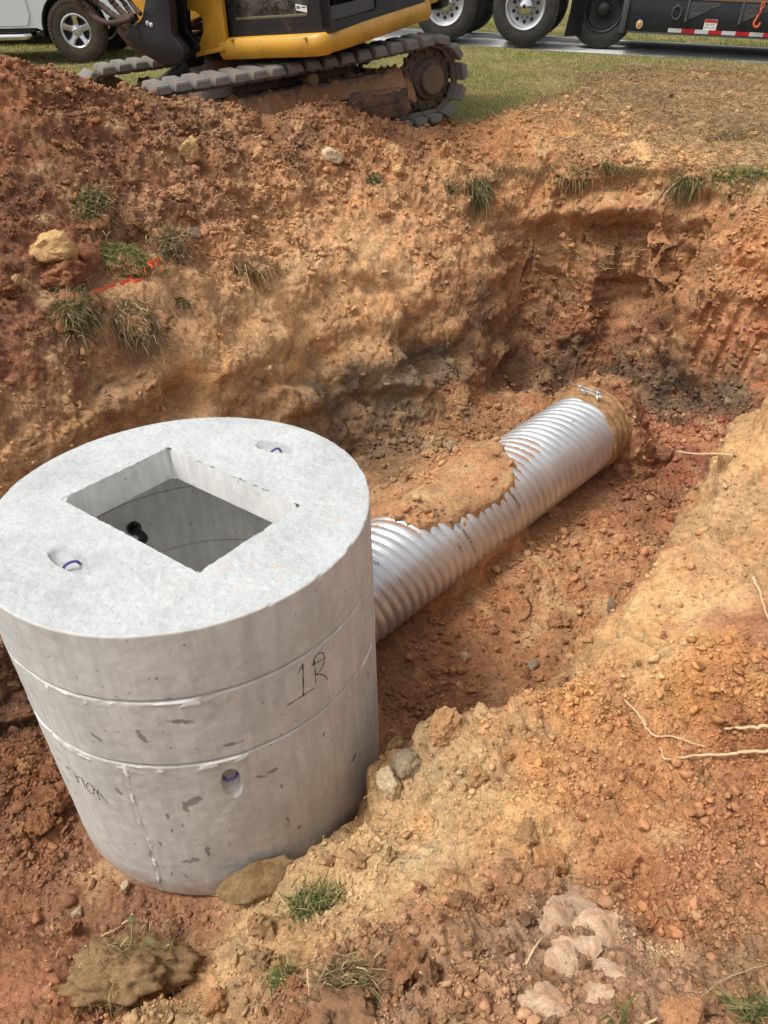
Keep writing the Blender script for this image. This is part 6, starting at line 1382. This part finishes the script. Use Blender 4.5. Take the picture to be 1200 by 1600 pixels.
# ================================================================ GRASS
def blades_mesh(name, base, dirs, L, W, droop, cols, mat, parent=None, seg=3, rng=RNG):
    """curved blades: base (n,3), dirs unit (n,3), L, W, droop (n)"""
    n = len(base); side_ = np.cross(dirs, rng.normal(size=(n, 3))); side_ /= np.linalg.norm(side_, axis=1)[:, None]+1e-9
    rows = []
    for k in range(seg+1):
        t = k/seg; c = base + dirs*(L*t)[:, None] + np.array([0, 0, -1])*(droop*L*t*t)[:, None]; w = (W*(1-t**1.6)*.5)[:, None]
        if k < seg: rows += [c-side_*w, c+side_*w]
        else: rows += [c]
    V = np.stack(rows, 1); m = V.shape[1]; F = []
    for k in range(seg-1): a = 2*k; F += [(a, a+1, a+3), (a, a+3, a+2)]
    a = 2*(seg-1); F += [(a, a+1, a+2)]
    F = np.array(F)[None]+(np.arange(n)*m)[:, None, None]
    o = npmesh(name, V.reshape(-1, 3), F.reshape(-1, 3), mat, parent); vattr(o, 'blade', np.clip(np.repeat(cols, m, 0), 0, 1)); return o
mgr = NT('grass_blade'); gc = mgr.attr('blade'); M_GRASS = mgr.done(gc, .75, 0, spec=.2)
_tr = mgr.node('ShaderNodeBsdfTranslucent'); mgr.l.new(gc, _tr.inputs[0]); _mx = mgr.node('ShaderNodeMixShader'); _mx.inputs[0].default_value = .3
_out = [n for n in mgr.n if n.type == 'OUTPUT_MATERIAL'][0]; mgr.l.new(mgr.bsdf.outputs[0], _mx.inputs[1]); mgr.l.new(_tr.outputs[0], _mx.inputs[2]); mgr.l.new(_mx.outputs[0], _out.inputs[0])
def hg(x, y): return hb(x, y, HR)
def lawn(n, seed, kind):
    rng = np.random.default_rng(seed)
    Y = 8.3+rng.random(n)**1.4*14; X = rng.uniform(-1, 1, n)*(2.2+.52*Y)
    if kind == 'dry': Y = 7.0+rng.random(n)*5.2; X = 1.0+rng.random(n)*6.2
    T = turf_mask(X, Y); gs = (X-RO[0])*RT[0]+(Y-RO[1])*RT[1]; gn = (X-RO[0])*RN[0]+(Y-RO[1])*RN[1]
    road = (gn < .30+.06*rng.normal(size=n)) & (gn > -2.68)
    pn = fbm(np.stack([X*1.1, Y*1.1, 0*X], 1), 3, s=201)
    if kind == 'lawn': ok = (rng.random(n) < T*(.75+.25*sstep(-.5, .4, pn))) & ~road
    else:
        edge_ = np.exp(-((T-.35)/.40)**2)*sstep(.9, 2.2, X)+.35*sstep(-.1, .4, fbm(np.stack([X*1.5, Y*1.5, 0*X], 1), 2, s=203))*sstep(7.4, 8.6, Y)*sstep(2, 3, X); ok = (rng.random(n) < edge_) & ~road
    X, Y, pn = X[ok], Y[ok], pn[ok]; m = len(X); Z = hg(X, Y)
    # sit on the displaced ground: nearest grid row by interpolation of the displacement is small on turf
    base = np.stack([X, Y, Z-.006], 1)
    if kind == 'lawn':
        d = np.stack([rng.normal(0, .38, m), rng.normal(0, .38, m), np.ones(m)], 1); L = rng.uniform(.035, .10, m)*(1+.5*pn); W = rng.uniform(.004, .009, m)*(Y/10)
        g = rng.random(m)[:, None]; col = (1-g)*np.array(srgb(128, 136, 72))+g*np.array(srgb(176, 172, 116))
        dry = (rng.random(m) < sstep(-.1, .6, -pn+.15*(X-.5)*(Y < 12))*.75)[:, None]; col = np.where(dry, np.array(srgb(186, 168, 118))*rng.uniform(.7, 1.1, (m, 1)), col)
        dr = rng.uniform(.1, .6, m)
    else:
        d = np.stack([rng.normal(0, 1, m), rng.normal(0, 1, m), rng.uniform(.05, .9, m)], 1); L = rng.uniform(.04, .13, m); W = rng.uniform(.004, .009, m)
        g = rng.random(m)[:, None]; col = (1-g)*np.array(srgb(122, 98, 70))+g*np.array(srgb(196, 172, 130)); base[:, 2] += rng.uniform(0, .05, m); dr = rng.uniform(.1, .6, m)
    d /= np.linalg.norm(d, axis=1)[:, None]
    return blades_mesh('grass' if kind == 'lawn' else 'dry_grass', base, d, L, W, dr, col, M_GRASS, seg=2, rng=rng)
tag(lawn(330000, 61, 'lawn'), kind='stuff'); tag(lawn(150000, 62, 'dry'), kind='stuff')
PAL = {'dark': [(98, 92, 58), (130, 122, 82), (178, 160, 120)], 'green': [(108, 116, 68), (144, 146, 92), (186, 170, 124)], 'mix': [(126, 108, 78), (160, 142, 104), (196, 172, 132)], 'dry': [(116, 92, 62), (160, 134, 92), (196, 174, 130)]}
def tuft(px, py, w, h, pal, n, label, name='grass_clump', cat='grass clump', group=None, Lpx=22, lean=(0, 0), soil='brn', droop=.5, ball=.6, seed=0, Wpx=1.5, lift=0.0, flatd=.5):
    rng = np.random.default_rng(seed+int(px)); p, nm = spot(px, py); k = world_per_px(p); nv = Vector(nm*.55+np.array([0, -.25, .5])).normalized(); nn_ = np.array(nv)
    t_ = emp = empty(name, tuple(p), label=label, cat=cat, group=group)
    e1 = np.array([1.0, 0, 0]); e1 -= nn_*(e1@nn_); e1 /= np.linalg.norm(e1); e2 = np.cross(nn_, e1)
    if ball > 0:
        V, F = rockshape(5 if w > 60 else 4, 900+int(px), 24, .16); V = V*(1-.20*(worley(V*7+px, 3)[0]-.4)-.10*(worley(V*15+px, 4)[0]-.4)+.10*fbm(V*3+px, 3, s=9))[:, None]; V = V/np.abs(V).max(0)*np.array([w*.62*k, h*.62*k, min(w, h)*.5*k*ball]); W = V[:, :1]*e1+V[:, 1:2]*e2+V[:, 2:]*nn_+(nn_*min(w, h)*.30*k if ball > .9 else 0)
        rs_ = npmesh('root_soil', W, F, M_CRUMB, emp, True); lc_ = np.array(local_colour(p, soil, .55)[:3]) if ball < .9 else np.array(srgb(130, 104, 74)); vattr(rs_, 'soil', np.repeat(lc_[None], len(W), 0)*(1+.35*fbm(W*40, 3, s=7))[:, None])
    n = int(n*1.7); a = rng.uniform(0, 2*np.pi, n); r = np.sqrt(rng.random(n))*(.95+.3*np.sin(a*3+px)*.5); u = np.cos(a)*r*w*.5*k; v = np.sin(a)*r*h*.5*k
    out_ = rng.random(n) < .16; u = np.where(out_, u*1.6, u); v = np.where(out_, v*1.7, v)
    hgt = min(w, h)*.5*k*ball*np.sqrt(np.clip(1-r*r, 0, 1))*(.8 if ball < .9 else 1.3)*(~out_)+.012*out_
    base = u[:, None]*e1+v[:, None]*e2+(hgt+lift)[:, None]*nn_
    d = nn_*rng.uniform(.25, 1, n)[:, None]*flatd*2+rng.normal(0, .55, (n, 3))+np.array([lean[0], 0, lean[1]]); d /= np.linalg.norm(d, axis=1)[:, None]
    L = rng.uniform(.45, 1.15, n)*Lpx*k; W_ = rng.uniform(.7, 1.3, n)*Wpx*k; c3 = [np.array(srgb(*c)) for c in PAL[pal]]; g = rng.random(n)[:, None]
    col = np.where(g < .45, c3[0], np.where(g < .8, c3[1], c3[2]))*rng.uniform(.8, 1.2, (n, 1))
    blades_mesh('blades', base, d, L, W_, rng.uniform(.2, 1, n)*droop*1.5, col, M_GRASS, emp, 4, rng); return emp
tuft(147, 320, 50, 84, 'dark', 900, Lpx=16, label= 'tall dark green grass sod, uppermost on the left slope', lean=(.1, -.5), seed=1)
tuft(190, 402, 88, 50, 'green', 1000, Lpx=15, label= 'bright green grass sod just above the orange tape', lean=(0, .1), seed=2)
tuft(270, 380, 48, 62, 'mix', 620, Lpx=17, label= 'dull green grass sod right of the orange tape', lean=(0, .2), seed=3)
tuft(122, 478, 56, 80, 'dark', 700, label= 'straggly grey green sod left of and below the orange tape', lean=(-.2, -.4), droop=.8, Lpx=22, seed=4)
tuft(205, 500, 104, 70, 'mix', 760, Lpx=20, label= 'wide earthy brown sod with dead grass below the orange tape', lean=(0, -.5), soil='dk', droop=.9, seed=5)
tuft(288, 470, 28, 18, 'dark', 110, 'very small grass tuft on the smooth tan slope', Lpx=14, seed=6, ball=.4)
tuft(385, 412, 74, 20, 'dry', 260, 'hanging brown root fringe under the clod ledge on the slope', name='root_fringe', cat='roots', lean=(0, -1.2), droop=.9, Lpx=26, seed=7, ball=.5)
tuft(584, 274, 22, 16, 'dark', 90, 'small dark tuft near the top of the slope under the track', Lpx=16, lean=(.2, -.6), seed=8, ball=.5)
tuft(748, 286, 34, 34, 'dark', 240, 'dark drooping grass tuft near the left corner of the far wall', Lpx=30, lean=(.2, -1.0), droop=.9, seed=9)
tuft(712, 292, 24, 14, 'mix', 110, 'short grass tuft left of the dark drooping tuft', Lpx=16, lean=(-.3, -.4), seed=10)
tuft(898, 266, 44, 24, 'dry', 280, 'brown drooping turf edge at the left of the far lip', name='turf_edge', cat='turf', lean=(0, -.8), droop=.9, Lpx=20, seed=11)
tuft(952, 256, 26, 8, 'dark', 120, 'thin green turf strip between brown turf and pale slab', name='turf_edge', cat='turf', Lpx=11, lean=(0, -.4), seed=12, ball=.4)
tuft(1072, 278, 36, 20, 'dark', 240, 'dark drooping tuft right of the pale slab on the far lip', Lpx=19, lean=(0, -.8), droop=.9, seed=13)
tuft(1165, 272, 74, 20, 'green', 480, 'green turf strip at the right end of the far lip', name='turf_edge', cat='turf', Lpx=15, lean=(0, -.2), seed=14, ball=.5)
tuft(1150, 296, 26, 12, 'dry', 110, 'small dry root tuft under the green turf strip', Lpx=18, lean=(0, -.9), droop=.9, seed=15, ball=.4)
tuft(1130, 212, 80, 20, 'mix', 380, 'patch of torn turf lying on the stripped ground behind the lip', name='turf_piece', cat='turf', Lpx=14, seed=16, ball=.4, flatd=.25)
tuft(492, 1412, 96, 42, 'green', 420, 'green grass clump on the pale bank below the box', Lpx=36, Wpx=2.4, lean=(.3, .2), soil='brn', seed=17, ball=.5, droop=.4)
tuft(535, 1532, 96, 50, 'mix', 330, 'straw coloured grass clump at the lower middle of the bank', Lpx=44, Wpx=2.4, lean=(.5, .1), soil='dk', seed=18, ball=.5, droop=.5)
tuft(440, 1528, 34, 26, 'green', 60, 'little green sprig left of the straw coloured clump', Lpx=34, Wpx=2.2, seed=19, ball=.4)
tuft(1185, 1585, 50, 30, 'green', 60, 'long grass blades at the bottom right corner', Lpx=72, Wpx=3.0, seed=20, ball=.3, droop=.3, lean=(-.3, .4))
tuft(975, 1590, 26, 14, 'green', 9, 'few long green blades at the bottom edge', Lpx=56, Wpx=3.6, seed=22, ball=.2, droop=.2, lean=(-.4, .6))
tuft(205, 1530, 150, 100, 'dry', 260, 'big crumbly root ball with green stems at the lower left', name='root_ball', cat='root ball', Lpx=34, Wpx=1.4, soil='brn', seed=21, ball=1.1, droop=.8, flatd=.3)
tuft(118, 1228, 12, 12, 'green', 14, 'tiny green sprout beside the stones left of the box', Lpx=26, Wpx=1.6, seed=23, ball=.3)
mst = NT('green_stem'); M_STEM = mst.done(mst.mix(mst.noise(40), srgb(128, 142, 86), srgb(184, 176, 130)), .7)
P_, N_ = spot(205, 1500); k = world_per_px(P_)
stm = empty('weed', tuple(P_), label='tall green weed stem rising from the lower left root ball', cat='weed'); b = MB()
def fromP(x, y, d=0.0): return tuple(aty(x, y, P_[1]-d)-P_)
for pts_ in ([(198, 1500), (205, 1470), (207, 1445), (206, 1428)], [(196, 1500), (188, 1482), (200, 1465)], [(240, 1500), (252, 1486), (264, 1476)], [(165, 1510), (152, 1492), (142, 1486), (134, 1478)], [(190, 1502), (186, 1486), (176, 1478)]):
    b.tube(catmull([fromP(x, y, .03) for x, y in pts_], 5), .0035, 6)
b.build('stem', M_STEM, stm)
for (x, y, x2, y2) in ((206, 1428, 204, 1446), (142, 1488, 128, 1496), (150, 1490, 138, 1508), (235, 1468, 222, 1484), (264, 1476, 252, 1490), (186, 1486, 176, 1500), (228, 1462, 240, 1480)):
    A_, B_ = Vector(fromP(x, y, .03)), Vector(fromP(x2, y2, .04)); d_ = (B_-A_); s_v = Vector((d_.z, 0, -d_.x))*.22
    b = MB(); b.mesh([A_, A_+d_*.5+s_v, B_, A_+d_*.5-s_v+Vector((0, .004, 0))], [(0, 1, 2), (0, 2, 3)]); b.build('leaf', M_STEM, stm)

# torn roots and thatch hanging from the lip of the cut, as one mass
_rb = np.random.default_rng(404); _B, _D, _L = [], [], []
for k in range(150):
    px = 700+500*_rb.random(); py = np.interp(px, [700, 800, 850, 880, 960, 1060, 1130, 1200], [290, 262, 262, 262, 250, 264, 278, 282])+_rb.normal(0, 7); p, n = spot(px, py); q_ = int(_rb.integers(6, 46)); c_ = _rb.normal(0, .045, (q_, 3)); c_[:, 2] *= .3; _B.append(p+c_); d0 = np.array([_rb.normal(0, .4), -.5, _rb.uniform(-.7, .7)]); _D.append(d0+_rb.normal(0, .6, (q_, 3))); _L.append(_rb.uniform(.03, .11, q_))
_B = np.concatenate(_B); _D = np.concatenate(_D); _D /= np.linalg.norm(_D, axis=1)[:, None]; _L = np.concatenate(_L); _g = _rb.random(len(_B))[:, None]; _gr = (_rb.random(len(_B)) < .22)[:, None]
_C = np.where(_gr, np.array(srgb(126, 132, 78)), (1-_g)*np.array(srgb(98, 72, 50))+_g*np.array(srgb(186, 156, 112)))
tag(blades_mesh('thatch', _B, _D, _L, _rb.uniform(.003, .006, len(_B)), _rb.uniform(.3, 1.1, len(_B)), _C, M_GRASS, None, 3, _rb), kind='stuff')
# ================================================================ ROOTS, TWIGS, TAPE
mrt = NT('pale_root'); M_ROOT = mrt.done(mrt.mix(mrt.noise(60, 4, .7), srgb(168, 134, 98), srgb(222, 198, 158)), .8, 0, mrt.bump(mrt.noise(140), .4, .002))
def root_line(pts_, rpx, label, name='root', hang=0.0, mat=M_ROOT):
    P = []
    for (x, y, *l) in pts_:
        p, n = spot(x, y); k = world_per_px(p); L_ = l[0] if l else .3
        P.append(p + (ORG-p)/np.linalg.norm(ORG-p)*(rpx*k*1.1+.012*L_))
    C_ = catmull(P, 6); k = world_per_px(P[0]); n_ = len(C_); rr = [rpx*k*(1-.55*i/n_)*(1+.25*random.random()) for i in range(n_)]
    C_ = [np.array(c)+RNG.normal(0, rpx*k*.25, 3) for c in C_]
    b = MB(); b.tube(C_, rr, 7); o = b.build(name, mat); return tag(o, label, 'root' if name == 'root' else name.replace('_', ' '))
root_line([(1265, 1150, -.6), (1215, 1164, 2), (1170, 1167, 3), (1130, 1172, 3), (1090, 1180, 2), (1050, 1183, 1.5), (1036, 1174, 1), (1034, 1160, .6)], 2.2, 'long pale root curving over the right bank, lower of two')
root_line([(1262, 1122, -.6), (1215, 1129, 2), (1180, 1130, 3), (1136, 1132, 1)], 3.0, 'thick short pale root at the right edge, upper of two')
root_line([(982, 1090, .5), (1000, 1112, 1), (1010, 1130, 1), (1030, 1145, 1), (1060, 1150, 1), (1098, 1162, .5)], 1.7, 'thin crooked root across the upper near bank')
for pts_, r, lb in (([(1057, 705), (1085, 709), (1120, 709), (1150, 712), (1168, 713)], 1.8, 'pale straight root sticking out over the red hollow of the pit'),):
    P = [aty(x, y, 3.06+.0006*(1170-x)) for x, y in pts_]; b = MB(); k = world_per_px(P[0]); b.tube(catmull(P, 5), [r*k*(.6+.4*i/20) for i in range(21)], 7); tag(b.build('root', M_ROOT), lb, 'root')
root_line([(1178, 895, .5), (1190, 925, 1), (1196, 950, 1), (1206, 968, 1)], 1.6, 'thin root hanging at the right edge above the pale roots')
root_line([(880, 1056, .6), (898, 1050, 1), (912, 1046, .6)], 1.3, 'short pale twig at the top edge of the near bank', name='twig')
root_line([(158, 1456, .5), (175, 1448, 1), (188, 1441, .5)], 1.3, 'short straw twig on the floor at the lower left', name='twig')
root_line([(322, 1392, .5), (345, 1396, 2), (362, 1408, 1), (370, 1414, .5)], 1.2, 'wiry rootlet in front of the olive slab', name='rootlet')
root_line([(655, 1510, .5), (668, 1522, 1), (680, 1526, .6)], 1.6, 'pale rootlet on the blocky clods of the near bank', name='rootlet')
root_line([(1010, 1600, .5), (1080, 1560, 1.5), (1140, 1530, 2), (1200, 1500, 1)], 1.3, 'long dry stalk lying across the lower right of the bank', name='dry_stalk')
root_line([(820, 1500, .5), (845, 1470, 1.5), (850, 1455, 2), (862, 1450, 1)], 1.6, 'bent straw stalk beside the cracked pale crust', name='dry_stalk')
root_line([(826, 928, .6), (828, 945, 1), (822, 960, .8), (812, 966, .5)], 1.3, 'dark curled rootlet on the pit floor', name='rootlet', mat=RM['dk'])
mtp = NT('orange_tape'); M_TAPE = mtp.done(mtp.mix(mtp.noise(50), srgb(226, 84, 52), srgb(240, 118, 84)), .4)
tp = empty('flagging_tape', tuple(spot(220, 425)[0]), label='torn orange flagging tape lying among the grass sods', cat='flagging tape')
for pts_ in ([(146, 448), (160, 446), (172, 441), (182, 438)], [(196, 440), (205, 432), (214, 432), (223, 427)], [(190, 437), (200, 431), (210, 428)], [(232, 404), (240, 402), (248, 401), (255, 400)], [(237, 407), (243, 412), (244, 424)], [(250, 405), (255, 410), (257, 416)], [(228, 412), (229, 420)], [(243, 412), (247, 407)]):
    P = [spot(x, y)[0]+(ORG-spot(x, y)[0])/5.0*.17 for x, y in pts_]; P = [np.array(c) for c in catmull(P, 4)]; k = world_per_px(P[0]); V = []; n_ = len(P)
    for i, c in enumerate(P): tw = .5+.5*abs(math.sin(i*.9+pts_[0][0])); V += [tuple(c-np.array(tp.location)+np.array([.1, .0, .9])*k*3.0*tw), tuple(c-np.array(tp.location)-np.array([.1, .15, .9])*k*3.0*tw)]
    me = bpy.data.meshes.new('ribbon'); me.from_pydata(V, [], [(2*i, 2*i+1, 2*i+3, 2*i+2) for i in range(n_-1)]); me.update(); link('ribbon', me, M_TAPE, tp)
# a board on the grass beside the sprocket
mwd = NT('weathered_board'); _w = mwd.node('ShaderNodeTexWave'); _w.inputs['Scale'].default_value = 14; _w.inputs['Distortion'].default_value = 4; M_WOOD = mwd.done(mwd.mix(_w.outputs['Fac'], srgb(150, 116, 80), srgb(192, 160, 120)), .85)
q = atz(738, 152, float(hb(.95, 8.55))+.02); b = MB(); b.box((-.07, -.55, -.012), (.07, .55, .012), bev=.003); o = b.build('wooden_board', M_WOOD); o.location = (q[0]-.05, q[1]-.15, q[2]); o.rotation_euler = (0, 0, rad(-24)); tag(o, 'weathered board lying on the grass by the rear of the track', 'wooden board')
print('all', round(time.time()-T0, 1))
